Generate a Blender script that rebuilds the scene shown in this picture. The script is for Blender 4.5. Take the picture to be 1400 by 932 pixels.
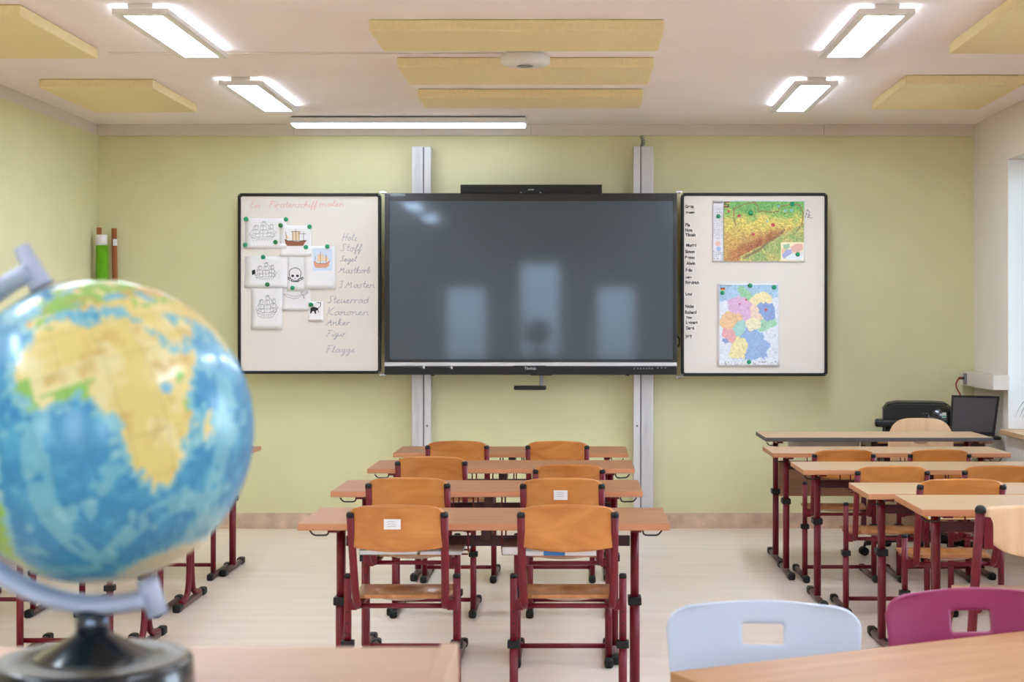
import bpy, bmesh, math, random
import numpy as np
from mathutils import Vector, Matrix, noise

for o in list(bpy.data.objects):
    bpy.data.objects.remove(o)
sc = bpy.context.scene
COL = sc.collection
PI = math.pi

# ------------------------------------------------------------------ camera, sky, exposure
EYE = 1.42                      # camera height
F, CX, CY = 2100.0, 792.0, 442.0   # focal length and principal point for the 1400 x 932 frame
cam_d = bpy.data.cameras.new('camera')
cam = bpy.data.objects.new('camera', cam_d); COL.objects.link(cam)
cam.location = (0, 0, EYE); cam.rotation_euler = (PI/2, 0, 0)
cam_d.sensor_fit = 'HORIZONTAL'; cam_d.sensor_width = 36.0; cam_d.lens = F/1400*36
cam_d.shift_x = -(CX-700)/1400; cam_d.shift_y = -(466-CY)/1400
cam_d.clip_start = 0.05
cam_d.dof.use_dof = True; cam_d.dof.focus_distance = 7.4; cam_d.dof.aperture_fstop = 6.3
sc.camera = cam

world = bpy.data.worlds.new('sky'); sc.world = world; world.use_nodes = True
wn = world.node_tree; wn.nodes.clear()
tcw = wn.nodes.new('ShaderNodeTexCoord'); sxy = wn.nodes.new('ShaderNodeSeparateXYZ')
rmp = wn.nodes.new('ShaderNodeValToRGB'); mpr = wn.nodes.new('ShaderNodeMapRange')
mpr.inputs['From Min'].default_value = -1; mpr.inputs['From Max'].default_value = 1
el_ = rmp.color_ramp.elements                   # overcast blue-white sky over dull ground
el_[0].position = 0.0; el_[0].color = (.22, .24, .22, 1)
el_[1].position = 1.0; el_[1].color = (.62, .80, 1.15, 1)
for p_, c_ in ((.47, (.26, .30, .30, 1)), (.52, (.78, .90, 1.05, 1))):
    e_ = el_.new(p_); e_.color = c_
bgn = wn.nodes.new('ShaderNodeBackground'); bgn.inputs['Strength'].default_value = 7.0
won = wn.nodes.new('ShaderNodeOutputWorld')
for a_, b_ in ((tcw.outputs['Generated'], sxy.inputs[0]), (sxy.outputs[2], mpr.inputs[0]), (mpr.outputs[0], rmp.inputs[0]), (rmp.outputs[0], bgn.inputs[0]), (bgn.outputs[0], won.inputs[0])): wn.links.new(a_, b_)
LAMP = 27.0                     # radiance of the ceiling light diffusers
vs = sc.view_settings
sc.display_settings.display_device = 'sRGB'
vs.view_transform = 'Standard'; vs.look = 'None'; vs.exposure = 0.8; vs.gamma = 1.0
try: vs.use_curve_mapping = False
except Exception: pass
sc.cycles.max_bounces = 10; sc.cycles.diffuse_bounces = 6; sc.cycles.use_denoising = True
sc.cycles.sample_clamp_indirect = 6.0
sc.cycles.caustics_reflective = False; sc.cycles.caustics_refractive = False

def wx(px, Y): return (px-CX)*Y/F
def wz(py, Y): return EYE-(py-CY)*Y/F

# ------------------------------------------------------------------ materials
def lin(v):
    v /= 255.0
    return v/12.92 if v <= .04045 else ((v+.055)/1.055)**2.4
def C(r, g, b): return (lin(r), lin(g), lin(b), 1.0)
M = {}
def mat(name, rgb, rough=.5, metal=0.0, spec=.5, noise_amt=0.0, noise_scale=8, coat=0.0, bump=0.0, bump_scale=200):
    m = bpy.data.materials.new(name); m.use_nodes = True
    nt = m.node_tree; b = nt.nodes['Principled BSDF']
    b.inputs['Base Color'].default_value = C(*rgb); b.inputs['Roughness'].default_value = rough
    b.inputs['Metallic'].default_value = metal; b.inputs['Specular IOR Level'].default_value = spec
    b.inputs['Coat Weight'].default_value = coat
    if noise_amt or bump:
        tc = nt.nodes.new('ShaderNodeTexCoord')
    if noise_amt:
        n = nt.nodes.new('ShaderNodeTexNoise'); n.inputs['Scale'].default_value = noise_scale; n.inputs['Detail'].default_value = 4
        nt.links.new(tc.outputs['Object'], n.inputs['Vector'])
        r = nt.nodes.new('ShaderNodeValToRGB')
        r.color_ramp.elements[0].position = .3; r.color_ramp.elements[1].position = .7
        r.color_ramp.elements[0].color = C(*[max(0, v*(1-noise_amt)) for v in rgb])
        r.color_ramp.elements[1].color = C(*[min(255, v*(1+noise_amt)) for v in rgb])
        nt.links.new(n.outputs['Fac'], r.inputs[0]); nt.links.new(r.outputs[0], b.inputs['Base Color'])
    if bump:
        n2 = nt.nodes.new('ShaderNodeTexNoise'); n2.inputs['Scale'].default_value = bump_scale
        nt.links.new(tc.outputs['Object'], n2.inputs['Vector'])
        bp = nt.nodes.new('ShaderNodeBump'); bp.inputs['Strength'].default_value = bump; bp.inputs['Distance'].default_value = .002
        nt.links.new(n2.outputs['Fac'], bp.inputs['Height']); nt.links.new(bp.outputs[0], b.inputs['Normal'])
    M[name] = m; return m
def wood(name, ca, cb, scale=(1.2, 14, 14), rough=.4, coat=0.0, distort=.6):
    m = bpy.data.materials.new(name); m.use_nodes = True
    nt = m.node_tree; b = nt.nodes['Principled BSDF']
    tc = nt.nodes.new('ShaderNodeTexCoord'); oi = nt.nodes.new('ShaderNodeObjectInfo')
    mul = nt.nodes.new('ShaderNodeMath'); mul.operation = 'MULTIPLY'; mul.inputs[1].default_value = 40
    add = nt.nodes.new('ShaderNodeVectorMath'); add.operation = 'ADD'
    mp = nt.nodes.new('ShaderNodeMapping'); mp.inputs['Scale'].default_value = scale
    n = nt.nodes.new('ShaderNodeTexNoise'); n.inputs['Scale'].default_value = 2.2; n.inputs['Detail'].default_value = 6; n.inputs['Distortion'].default_value = distort
    r = nt.nodes.new('ShaderNodeValToRGB')
    r.color_ramp.elements[0].position = .32; r.color_ramp.elements[1].position = .68
    r.color_ramp.elements[0].color = C(*ca); r.color_ramp.elements[1].color = C(*cb)
    L = nt.links.new
    L(oi.outputs['Random'], mul.inputs[0]); L(tc.outputs['Object'], add.inputs[0]); L(mul.outputs[0], add.inputs[1])
    L(add.outputs[0], mp.inputs['Vector']); L(mp.outputs[0], n.inputs['Vector'])
    L(n.outputs['Fac'], r.inputs[0]); L(r.outputs[0], b.inputs['Base Color'])
    b.inputs['Roughness'].default_value = rough; b.inputs['Coat Weight'].default_value = coat; b.inputs['Coat Roughness'].default_value = .15
    M[name] = m; return m
def emit(name, rgb, strength):
    m = bpy.data.materials.new(name); m.use_nodes = True
    nt = m.node_tree; nt.nodes.clear()
    e = nt.nodes.new('ShaderNodeEmission'); e.inputs[0].default_value = C(*rgb); e.inputs[1].default_value = strength
    o = nt.nodes.new('ShaderNodeOutputMaterial'); nt.links.new(e.outputs[0], o.inputs[0])
    M[name] = m; return m
def painted(name, rough=.5, coat=0.0):
    m = bpy.data.materials.new(name); m.use_nodes = True
    nt = m.node_tree; b = nt.nodes['Principled BSDF']
    a = nt.nodes.new('ShaderNodeVertexColor'); a.layer_name = 'Col'
    nt.links.new(a.outputs[0], b.inputs['Base Color'])
    b.inputs['Roughness'].default_value = rough; b.inputs['Coat Weight'].default_value = coat; b.inputs['Coat Roughness'].default_value = .12
    M[name] = m; return m
def glass(name):
    m = bpy.data.materials.new(name); m.use_nodes = True
    nt = m.node_tree; nt.nodes.clear()
    t = nt.nodes.new('ShaderNodeBsdfTransparent'); t.inputs[0].default_value = (.95, .98, .97, 1)
    g = nt.nodes.new('ShaderNodeBsdfGlossy'); g.inputs['Roughness'].default_value = .02
    fr = nt.nodes.new('ShaderNodeFresnel'); fr.inputs[0].default_value = 1.45
    mx = nt.nodes.new('ShaderNodeMixShader'); o = nt.nodes.new('ShaderNodeOutputMaterial')
    L = nt.links.new
    L(fr.outputs[0], mx.inputs[0]); L(t.outputs[0], mx.inputs[1]); L(g.outputs[0], mx.inputs[2]); L(mx.outputs[0], o.inputs[0])
    M[name] = m; return m

mat('wall_green', (214, 209, 166), .85, noise_amt=.012, noise_scale=3, bump=.12, bump_scale=160)
mat('wall_white', (224, 215, 206), .85, noise_amt=.01, noise_scale=4, bump=.12, bump_scale=160)
mat('ceiling_white', (243, 232, 232), .9, noise_amt=.01, noise_scale=2)
mat('reveal_daylit', (243, 244, 246), .8)  # wall white made brighter and bluer, daylight put into the colour
mat('trim_white', (214, 203, 194), .6)
mat('acoustic_yellow', (232, 212, 164), .95, noise_amt=.02, noise_scale=60, bump=.3, bump_scale=400)
mat('base_vinyl', (200, 172, 150), .5, noise_amt=.10, noise_scale=9)
mat('aluminium', (206, 203, 206), .35, .2)
mat('aluminium_dark', (110, 110, 116), .4, .3)
mat('chrome', (200, 202, 208), .12, 1.0)
mat('black_plastic', (17, 16, 18), .42, spec=.4)
mat('black_gloss', (14, 14, 16), .22, coat=.2)
mat('board_frame', (17, 14, 16), .45, spec=.35)
mat('grey_plastic', (120, 120, 124), .4)
mat('board_white', (222, 213, 206), .22, spec=.4)
mat('paper', (226, 222, 224), .7)
mat('strip_white', (226, 219, 214), .6)
mat('paper_blue', (200, 212, 230), .7)
mat('magnet_green', (0, 138, 92), .35)
mat('magnet_dark', (8, 108, 52), .35)
mat('maroon', (106, 8, 26), .42, spec=.35, coat=.08)
mat('maroon_dark', (70, 14, 28), .4)
mat('runner_brown', (92, 62, 58), .45)
mat('rubber', (17, 15, 18), .5, spec=.35)
mat('wire_black', (34, 24, 28), .4)
mat('ink_black', (22, 20, 24), .7)
mat('ink_grey', (120, 120, 126), .7)
mat('ink_lilac', (158, 156, 174), .6)
mat('ink_red', (222, 164, 154), .6)
mat('ink_brown', (140, 84, 62), .7)
mat('ink_sand', (226, 196, 160), .7)
mat('ink_salmon', (214, 150, 126), .7)
mat('white_text', (225, 225, 230), .5)
mat('plastic_white', (188, 197, 214), .38)
mat('plastic_pink', (134, 30, 76), .38)
mat('device_white', (226, 220, 218), .45)
mat('globe_arm', (178, 186, 208), .4)
mat('globe_base', (18, 19, 24), .22, coat=.35)
mat('column_dark', (90, 96, 112), .2, .9)
mat('globe_base_reflection', (104, 94, 80), .4)  # reflection of the beige room on the black base, put into the colour
mat('book_white', (226, 228, 232), .5)
mat('book_blue', (36, 108, 176), .4)
mat('book_green', (160, 190, 176), .5)
mat('book_brown', (132, 112, 98), .5)
mat('book_yellow', (226, 196, 70), .5)
mat('cable_red', (150, 40, 30), .4)
mat('leaf', (60, 110, 48), .5)
mat('pot', (196, 190, 184), .4)
mat('map_green', (98, 168, 16), .5, noise_amt=.08, noise_scale=12)
mat('rod_brown', (160, 92, 52), .5)
mat('screen_dark', (72, 68, 74), .3)
mat('tabletop_edge_dark', (70, 64, 70), .5)
mat('roller_white', (220, 220, 220), .8)
wood('beech_top', (150, 98, 62), (166, 116, 78), (1.0, 16, 16), .42)
wood('beech_glare', (176, 142, 108), (190, 157, 121), (1.0, 16, 16), .32)  # paler copy of the desk beech, window glare put into the colour
wood('beech_edge', (186, 122, 84), (196, 134, 96), (1.0, 16, 16), .5)
wood('plywood_orange', (178, 106, 40), (206, 136, 66), (1.6, 8, 5), .36, coat=.2, distort=1.2)
wood('plywood_seat', (160, 96, 50), (190, 130, 78), (8, 1.4, 5), .3, coat=.4, distort=.9)
wood('plywood_light', (222, 180, 140), (234, 198, 160), (12, 12, 1.2), .4)
wood('cabinet_beech', (190, 152, 126), (200, 164, 138), (1.0, 10, 10), .45)
wood('table_beech', (160, 112, 72), (172, 126, 84), (1.0, 10, 10), .42)
wood('panel_wood', (160, 116, 90), (172, 128, 102), (1.0, 14, 14), .5)
wood('sill_wood', (198, 160, 116), (210, 174, 132), (14, 1, 14), .45)
M['table_beech'].node_tree.nodes['Principled BSDF'].inputs['Specular IOR Level'].default_value = .25
emit('lamp_white', (222, 238, 255), LAMP)
emit('lamp_up', (222, 238, 255), LAMP*.9)
emit('lamp_line', (222, 238, 255), LAMP*.16)
painted('globe_print', .38, .35); painted('map_print', .5)
glass('window_glass')

# linoleum floor: faint long streaks, soft sheen
m = mat('linoleum', (224, 199, 172), .34, spec=.45)
nt = m.node_tree; b = nt.nodes['Principled BSDF']; tc = nt.nodes.new('ShaderNodeTexCoord')
mp = nt.nodes.new('ShaderNodeMapping'); mp.inputs['Scale'].default_value = (.7, 5.5, 1)
n = nt.nodes.new('ShaderNodeTexNoise'); n.inputs['Scale'].default_value = 2.0; n.inputs['Detail'].default_value = 5
r = nt.nodes.new('ShaderNodeValToRGB'); r.color_ramp.elements[0].position = .3; r.color_ramp.elements[1].position = .72
r.color_ramp.elements[0].color = C(222, 204, 189); r.color_ramp.elements[1].color = C(233, 217, 204)
nt.links.new(tc.outputs['Object'], mp.inputs[0]); nt.links.new(mp.outputs[0], n.inputs[0]); nt.links.new(n.outputs['Fac'], r.inputs[0]); nt.links.new(r.outputs[0], b.inputs['Base Color'])

# switched-off display: dark panel behind matt anti-glare glass
m = bpy.data.materials.new('display_glass'); m.use_nodes = True; M['display_glass'] = m
nt = m.node_tree; nt.nodes.clear()
d = nt.nodes.new('ShaderNodeBsdfDiffuse'); d.inputs[0].default_value = (.025, .024, .025, 1)
g1 = nt.nodes.new('ShaderNodeBsdfGlossy'); g1.inputs[1].default_value = .34; g1.inputs[0].default_value = (.68, .83, 1, 1)
g2 = nt.nodes.new('ShaderNodeBsdfGlossy'); g2.inputs[1].default_value = .06; g2.inputs[0].default_value = (.68, .83, 1, 1)
m1 = nt.nodes.new('ShaderNodeMixShader'); m1.inputs[0].default_value = .078
m2 = nt.nodes.new('ShaderNodeMixShader'); m2.inputs[0].default_value = .026
o_ = nt.nodes.new('ShaderNodeOutputMaterial'); L = nt.links.new
L(d.outputs[0], m1.inputs[1]); L(g1.outputs[0], m1.inputs[2]); L(m1.outputs[0], m2.inputs[1]); L(g2.outputs[0], m2.inputs[2]); L(m2.outputs[0], o_.inputs[0])

# ------------------------------------------------------------------ mesh helpers
def NB(): return bmesh.new()
def box(bm, x0, x1, y0, y1, z0, z1, bev=0.0, mi=0, seg=2):
    xs, ys, zs = sorted((x0, x1)), sorted((y0, y1)), sorted((z0, z1))
    v = [bm.verts.new((x, y, z)) for z in zs for y in ys for x in xs]
    fs = []
    for q in ((0, 2, 3, 1), (4, 5, 7, 6), (0, 1, 5, 4), (2, 6, 7, 3), (0, 4, 6, 2), (1, 3, 7, 5)):
        f = bm.faces.new([v[i] for i in q]); f.material_index = mi; fs.append(f)
    if bev > 0:
        es = list({e for f in fs for e in f.edges})
        bmesh.ops.bevel(bm, geom=es, offset=bev, segments=seg, affect='EDGES', profile=.5, clamp_overlap=True)
    return fs
def tube(bm, pts, r, seg=10, cap=True, mi=0, sx=1.0, closed=False):
    pts = [Vector(p) for p in pts]; n = len(pts); rings = []
    rr = r if isinstance(r, (list, tuple)) else [r]*n
    t0 = (pts[1]-pts[0]).normalized()
    up = Vector((1, 0, 0)) if abs(t0.x) < .9 else Vector((0, 0, 1))
    u = (up - t0*up.dot(t0)).normalized()
    for i in range(n):
        if closed: t = (pts[(i+1) % n]-pts[i-1]).normalized()
        elif i == 0: t = t0
        elif i == n-1: t = (pts[-1]-pts[-2]).normalized()
        else: t = ((pts[i+1]-pts[i]).normalized()+(pts[i]-pts[i-1]).normalized()).normalized()
        u = (u - t*u.dot(t)).normalized(); w = t.cross(u)
        rings.append([bm.verts.new(pts[i]+u*(rr[i]*sx*math.cos(2*PI*k/seg))+w*(rr[i]*math.sin(2*PI*k/seg))) for k in range(seg)])
    last = n if closed else n-1
    for i in range(last):
        a, b2 = rings[i], rings[(i+1) % n]
        for k in range(seg):
            f = bm.faces.new((a[k], a[(k+1) % seg], b2[(k+1) % seg], b2[k])); f.smooth = True; f.material_index = mi
    if cap and not closed:
        for ring, rev in ((rings[0], True), (rings[-1], False)):
            f = bm.faces.new(list(reversed(ring)) if rev else ring); f.material_index = mi
def arc(pts, n=6):
    """round every interior corner of a polyline (quadratic)"""
    P = [Vector(p) for p in pts]; out = [P[0]]
    for i in range(1, len(P)-1):
        a, b2, c = P[i-1], P[i], P[i+1]
        d = min((b2-a).length, (c-b2).length)*.48
        p0 = b2+(a-b2).normalized()*d; p1 = b2+(c-b2).normalized()*d
        for k in range(n+1):
            t = k/n; out.append(p0*(1-t)**2+b2*2*t*(1-t)+p1*t*t)
    out.append(P[-1]); return out
def lathe(bm, prof, seg=32, c=(0, 0), mi=0):
    rings = []
    for (r, z) in prof:
        rings.append([bm.verts.new((c[0]+r*math.cos(2*PI*k/seg), c[1]+r*math.sin(2*PI*k/seg), z)) for k in range(seg)] if r > 1e-6 else [bm.verts.new((c[0], c[1], z))])
    for a, b2 in zip(rings, rings[1:]):
        for k in range(seg):
            k2 = (k+1) % seg
            if len(a) == 1 and len(b2) == 1: continue
            if len(a) == 1: f = bm.faces.new((a[0], b2[k2], b2[k]))
            elif len(b2) == 1: f = bm.faces.new((a[k], a[k2], b2[0]))
            else: f = bm.faces.new((a[k], a[k2], b2[k2], b2[k]))
            f.smooth = True; f.material_index = mi
def prism(bm, poly, axis, d0, d1, mi=0, bev=0.0):
    """extrude a 2D outline along an axis; axis 'y': outline in x,z; 'z': x,y; 'x': y,z"""
    def p(a, b2, d): return {'y': (a, d, b2), 'z': (a, b2, d), 'x': (d, a, b2)}[axis]
    A = [bm.verts.new(p(a, b2, d0)) for a, b2 in poly]; B = [bm.verts.new(p(a, b2, d1)) for a, b2 in poly]
    n = len(poly); fs = [bm.faces.new(A), bm.faces.new(list(reversed(B)))]
    for k in range(n): fs.append(bm.faces.new((A[k], B[k], B[(k+1) % n], A[(k+1) % n])))
    for f in fs: f.material_index = mi
    if bev:
        es = [e for f in fs[:2] for e in f.edges]
        bmesh.ops.bevel(bm, geom=es, offset=bev, segments=2, affect='EDGES', clamp_overlap=True)
    return fs
def rrect(x0, x1, z0, z1, r, n=5):
    out = []
    for cx, cz, a0 in ((x1-r, z1-r, 0), (x0+r, z1-r, 90), (x0+r, z0+r, 180), (x1-r, z0+r, 270)):
        for k in range(n+1):
            a = math.radians(a0+90*k/n); out.append((cx+r*math.cos(a), cz+r*math.sin(a)))
    return out
def sheet(bm, fn, nu, nv, th_fn, mi=0, mi_edge=None):
    """a curved panel: fn(u,v) -> point, th_fn(u,v) -> offset vector to the other face"""
    A = [[bm.verts.new(fn(i/nu, j/nv)) for i in range(nu+1)] for j in range(nv+1)]
    B = [[bm.verts.new(Vector(fn(i/nu, j/nv))+Vector(th_fn(i/nu, j/nv))) for i in range(nu+1)] for j in range(nv+1)]
    for j in range(nv):
        for i in range(nu):
            f = bm.faces.new((A[j][i], A[j][i+1], A[j+1][i+1], A[j+1][i])); f.smooth = True; f.material_index = mi
            f = bm.faces.new((B[j][i], B[j+1][i], B[j+1][i+1], B[j][i+1])); f.smooth = True; f.material_index = mi
    me = mi if mi_edge is None else mi_edge
    loop = [(0, i) for i in range(nu)]+[(j, nu) for j in range(nv)]+[(nv, nu-i) for i in range(nu)]+[(nv-j, 0) for j in range(nv)]
    for k in range(len(loop)):
        (j, i), (j2, i2) = loop[k], loop[(k+1) % len(loop)]
        f = bm.faces.new((A[j][i], B[j][i], B[j2][i2], A[j2][i2])); f.material_index = me
def fin(bm, name, mats, recalc=True):
    if recalc: bmesh.ops.recalc_face_normals(bm, faces=bm.faces)
    me = bpy.data.meshes.new(name); bm.to_mesh(me); bm.free()
    for q in (mats if isinstance(mats, (list, tuple)) else [mats]): me.materials.append(M[q])
    return me
def thing(name, label, cat, loc=(0, 0, 0), rz=0.0, group=None, kind=None):
    o = bpy.data.objects.new(name, None); COL.objects.link(o); o.empty_display_size = .05
    o.location = loc; o.rotation_euler = (0, 0, rz); o['label'] = label
    if cat: o['category'] = cat
    if group: o['group'] = group
    if kind: o['kind'] = kind
    return o
def part(name, me, parent, loc=(0, 0, 0), rot=(0, 0, 0), label=None, scale=None):
    o = bpy.data.objects.new(name, me); COL.objects.link(o); o.parent = parent
    o.location = loc; o.rotation_euler = rot
    if label: o['label'] = label
    if scale: o.scale = scale
    return o
def solo(name, me, label, cat, loc=(0, 0, 0), rot=(0, 0, 0), group=None, kind=None):
    o = bpy.data.objects.new(name, me); COL.objects.link(o); o.location = loc; o.rotation_euler = rot
    o['label'] = label
    if cat: o['category'] = cat
    if group: o['group'] = group
    if kind: o['kind'] = kind
    return o
def rel(parent):
    """offset that lets a child of an unrotated thing use world coordinates"""
    def local(o):
        q = o; v = Vector((0, 0, 0))
        while q: v += q.location; q = q.parent
        return -v
    return local(parent)
CACHE = {}
def cached(key, fn):
    if key not in CACHE: CACHE[key] = fn()
    return CACHE[key]
def boxm(name, mats, *a, **k):
    bm = NB(); box(bm, *a, **k); return fin(bm, name, mats)
def text_mesh(name, s, size, material, align='LEFT', bold=0.0):
    c = bpy.data.curves.new(name, 'FONT'); c.body = s; c.size = size; c.align_x = align; c.align_y = 'BOTTOM_BASELINE'; c.extrude = .0003; c.offset = bold
    o = bpy.data.objects.new(name, c); COL.objects.link(o)
    bpy.context.view_layer.update()
    me = bpy.data.meshes.new_from_object(o.evaluated_get(bpy.context.evaluated_depsgraph_get()))
    bpy.data.objects.remove(o); bpy.data.curves.remove(c)
    me.materials.clear(); me.materials.append(M[material]); me.name = name
    return me
UPRIGHT = (PI/2, 0, 0)

# ------------------------------------------------------------------ the room shell
XL, XR, YB, YR, H = -3.34, 2.74, 10.66, -1.0, 2.80
S = dict(kind='structure')
solo('floor', boxm('floor', 'linoleum', XL-.3, XR+.5, YR-.3, YB+.3, -.1, 0), 'beige linoleum classroom floor with faint streaks', None, **S)
solo('ceiling', boxm('ceiling', 'ceiling_white', XL-.3, XR+.5, YR-.3, YB+.3, H, H+.15), 'smooth off white plaster ceiling', None, **S)
solo('wall_back', boxm('wall_back', 'wall_green', XL-.2, XR+.4, YB, YB+.2, 0, H), 'pale lime green wall behind the boards', None, **S)
bm = NB(); box(bm, XL-.2, XL, YR, YB, 0, 2.725); box(bm, XL-.2, XL, YR, YB, 2.725, H, mi=1)
solo('wall_left', fin(bm, 'wall_left', ['wall_green', 'trim_white']), 'pale lime green left wall with white top band', None, **S)
ZS, ZH, WT = .715, 2.47, .36
wins = [(8.15, 9.82), (5.4, 7.1), (2.6, 4.3)]
bm = NB()
box(bm, XR, XR+WT, YR, YB, 0, ZS); box(bm, XR, XR+WT, YR, YB, ZH, H)
ed = [YR]+[v for w in sorted(wins) for v in w]+[YB]
for k in range(0, len(ed), 2): box(bm, XR, XR+WT, ed[k], ed[k+1], ZS, ZH)
solo('wall_right', fin(bm, 'wall_right', 'wall_white'), 'off white window wall on the right', None, **S)
rear = [(-1.96, -1.28, .85, 2.33), (-.89, -.22, .85, 2.33), (.2, .85, .85, 2.33)]
bm = NB()
box(bm, XL, XR, YR-.25, YR, 0, .85); box(bm, XL, XR, YR-.25, YR, 2.33, H)
ex = [XL]+[v for w in rear for v in w[:2]]+[XR]
for k in range(0, len(ex), 2): box(bm, ex[k], ex[k+1], YR-.25, YR, .85, 2.33)
solo('wall_rear', fin(bm, 'wall_rear', 'wall_white'), 'off white wall with three windows behind the viewer', None, **S)
def window(i, along, a0, a1, d, z0, z1, label):
    """casement set in a wall; along 'y' for the right wall, 'x' for the rear wall"""
    root = thing('window_%d' % i, label, None, kind='structure')
    def bx(bm, a, b2, t0, t1, c0, c1):
        if along == 'y': box(bm, t0, t1, a, b2, c0, c1, .004)
        else: box(bm, a, b2, t0, t1, c0, c1, .004)
    bm = NB(); w = .06
    bx(bm, a0, a1, d-.04, d+.04, z0, z0+w); bx(bm, a0, a1, d-.04, d+.04, z1-w, z1)
    bx(bm, a0, a0+w, d-.04, d+.04, z0+w, z1-w); bx(bm, a1-w, a1, d-.04, d+.04, z0+w, z1-w)
    mid = (a0+a1)/2
    if a1-a0 > 1: bx(bm, mid-.05, mid+.05, d-.04, d+.04, z0+w, z1-w)
    part('frame', fin(bm, 'window_frame', 'device_white'), root)
    bm = NB(); bx(bm, a0+w, a1-w, d-.004, d+.004, z0+w, z1-w)
    part('pane', fin(bm, 'window_pane', 'window_glass'), root)
    return root
for i, (a, b2) in enumerate(wins):
    w = window(i+1, 'y', a, b2, XR+WT-.08, ZS+.03, ZH, ('window in the deep white reveal at far right', 'middle window of the right wall', 'window of the right wall nearest the viewer')[i])
    part('window_sill', boxm('window_sill', 'sill_wood', XR-.055, XR+WT-.12, a-.04 if False else a, b2+.0, ZS, ZS+.03, bev=.004), w)
    for yy0, yy1 in ((b2-.006, b2-.0005), (a+.0005, a+.006)):
        part('reveal_daylight_skin', boxm('reveal_daylight_skin', 'reveal_daylit', XR+.001, XR+WT-.12, yy0, yy1, ZS+.031, ZH-.001), w)  # thin added skin, its colour brightens the reveal as daylight would
for i, (a, b2, c, d) in enumerate(rear):
    w = window(i+4, 'x', a, b2, YR-.15, c, d, ('left', 'middle', 'right')[i]+' window in the wall behind the viewer')
    if i != 1:
        part('roller_blind', boxm('roller_blind', 'roller_white', a+.01, b2-.01, YR-.1, YR-.095, 1.93, d-.002), w)
# white cable channel along the top of the back wall, in four lengths
t = thing('trim_1', 'white cable channel running along the top of the back wall', None, kind='structure')
xs = [XL+.001, wx(402, YB), wx(726, YB), wx(1126, YB), XR-.001]
for a, b2 in zip(xs, xs[1:]):
    part('channel_length', boxm('channel_length', 'trim_white', a+.0015, b2-.0015, YB-.022, YB, wz(185, YB-.02), H, bev=.003), t)
solo('trim_2', boxm('trim_2', 'trim_white', -2.40, -.38, 7.825, 7.842, H-.008, H, bev=.002), 'thin white cable duct across the ceiling to the round device', None, kind='structure')
for nm, a in (('baseboard_back', (XL, XR, YB-.012, YB, 0, .105)), ('baseboard_left', (XL, XL+.012, YR, YB-.012, 0, .105)), ('baseboard_right', (XR-.012, XR, YR, YB-.012, 0, .105))):
    solo(nm, boxm(nm, 'base_vinyl', *a, bev=.003), 'mottled beige vinyl skirting along the %s wall' % nm.split('_')[1], None, **S)

# ------------------------------------------------------------------ ceiling: acoustic panels, lights, device
def panel(x0, x1, y0, y1, label, group):
    solo('acoustic_panel', boxm('acoustic_panel', 'acoustic_yellow', x0, x1, y0, y1, H-.053, H-.0015, bev=.006), label, 'ceiling panel', group=group)
G = 'yellow acoustic panels on the ceiling'
panel(-.955, .385, 6.97, 7.50, 'long yellow acoustic panel at ceiling centre, nearest of three before the round device', G)
panel(-.945, .385, 7.96, 8.55, 'long yellow acoustic panel at ceiling centre, middle of three behind the round device', G)
panel(-.95, .375, 9.03, 9.47, 'long yellow acoustic panel at ceiling centre, farthest of three toward the boards', G)
panel(-3.05, -2.415, 6.64, 7.71, 'yellow acoustic panel at upper left cut by the picture edge', G)
panel(-3.05, -2.405, 8.67, 9.66, 'whole yellow acoustic panel at left above the green wall', G)
panel(1.82, 2.46, 6.50, 7.56, 'yellow acoustic panel in the upper right corner cut by the picture edge', G)
panel(1.815, 2.48, 8.53, 9.53, 'yellow acoustic panel at right above the window wall', G)
def ceiling_light(x, y, label):
    t = thing('ceiling_light', label, 'lamp', (x, y, 2.757), 0, 'oblong ceiling lights')
    def frame():
        bm = NB(); L2, W2, l, w = .565, .122, .522, .0845
        for a in ((-W2, -w, -L2, L2), (w, W2, -L2, L2), (-w, w, -L2, -l), (-w, w, l, L2)): box(bm, a[0], a[1], a[2], a[3], 0, .02)
        box(bm, -W2, W2, -L2, L2, .02, .024)
        return fin(bm, 'light_frame', 'device_white')
    part('frame', cached('lf', frame), t)
    part('diffuser', cached('ld', lambda: boxm('light_diffuser', 'lamp_white', -.084, .084, -.521, .521, .004, .014)), t)
    part('mount', cached('lm', lambda: boxm('light_mount', 'device_white', -.055, .055, -.57, .57, .024, .0425, bev=.003)), t)
    for sx in (-1, 1):
        part('uplight_strip', cached('lu', lambda: boxm('light_strip', 'lamp_up', -.009, .009, -.54, .54, .0242, .027)), t, (sx*.1, 0, 0))
    return t
for x, s in ((-1.897, 'left'), (1.33, 'right')):
    for y, w in ((7.2, 'nearer'), (9.17, 'farther'), (5.23, 'third row'), (3.26, 'fourth row'), (1.29, 'rear row')):
        ceiling_light(x, y, 'oblong white ceiling light with glowing panel, %s one on the %s side' % (w, s))
t = thing('linear_light', 'long slim white light bar on the ceiling above the left whiteboard', 'lamp', (-1.14, 10.3, 2.74))
part('housing', boxm('bar_housing', 'device_white', -.785, .785, -.09, .09, .012, .05, bev=.003), t)
part('diffuser', boxm('bar_diffuser', 'lamp_line', -.775, .775, -.08, .08, 0, .014), t)
part('mount', boxm('bar_shaded_mount', 'aluminium_dark', -.78, .78, -.05, .05, .05, .0605), t)  # mount coloured dark to paint the shadow gap above the housing
t = thing('access_point', 'round white device hanging under the ceiling between the centre panels', 'device', (wx(718, 7.72), 7.72, H))
bm = NB(); lathe(bm, [(0, 0), (.098, 0), (.1, -.03), (.09, -.036), (0, -.036)], 40); part('neck', fin(bm, 'ap_neck', 'device_white'), t)
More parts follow.
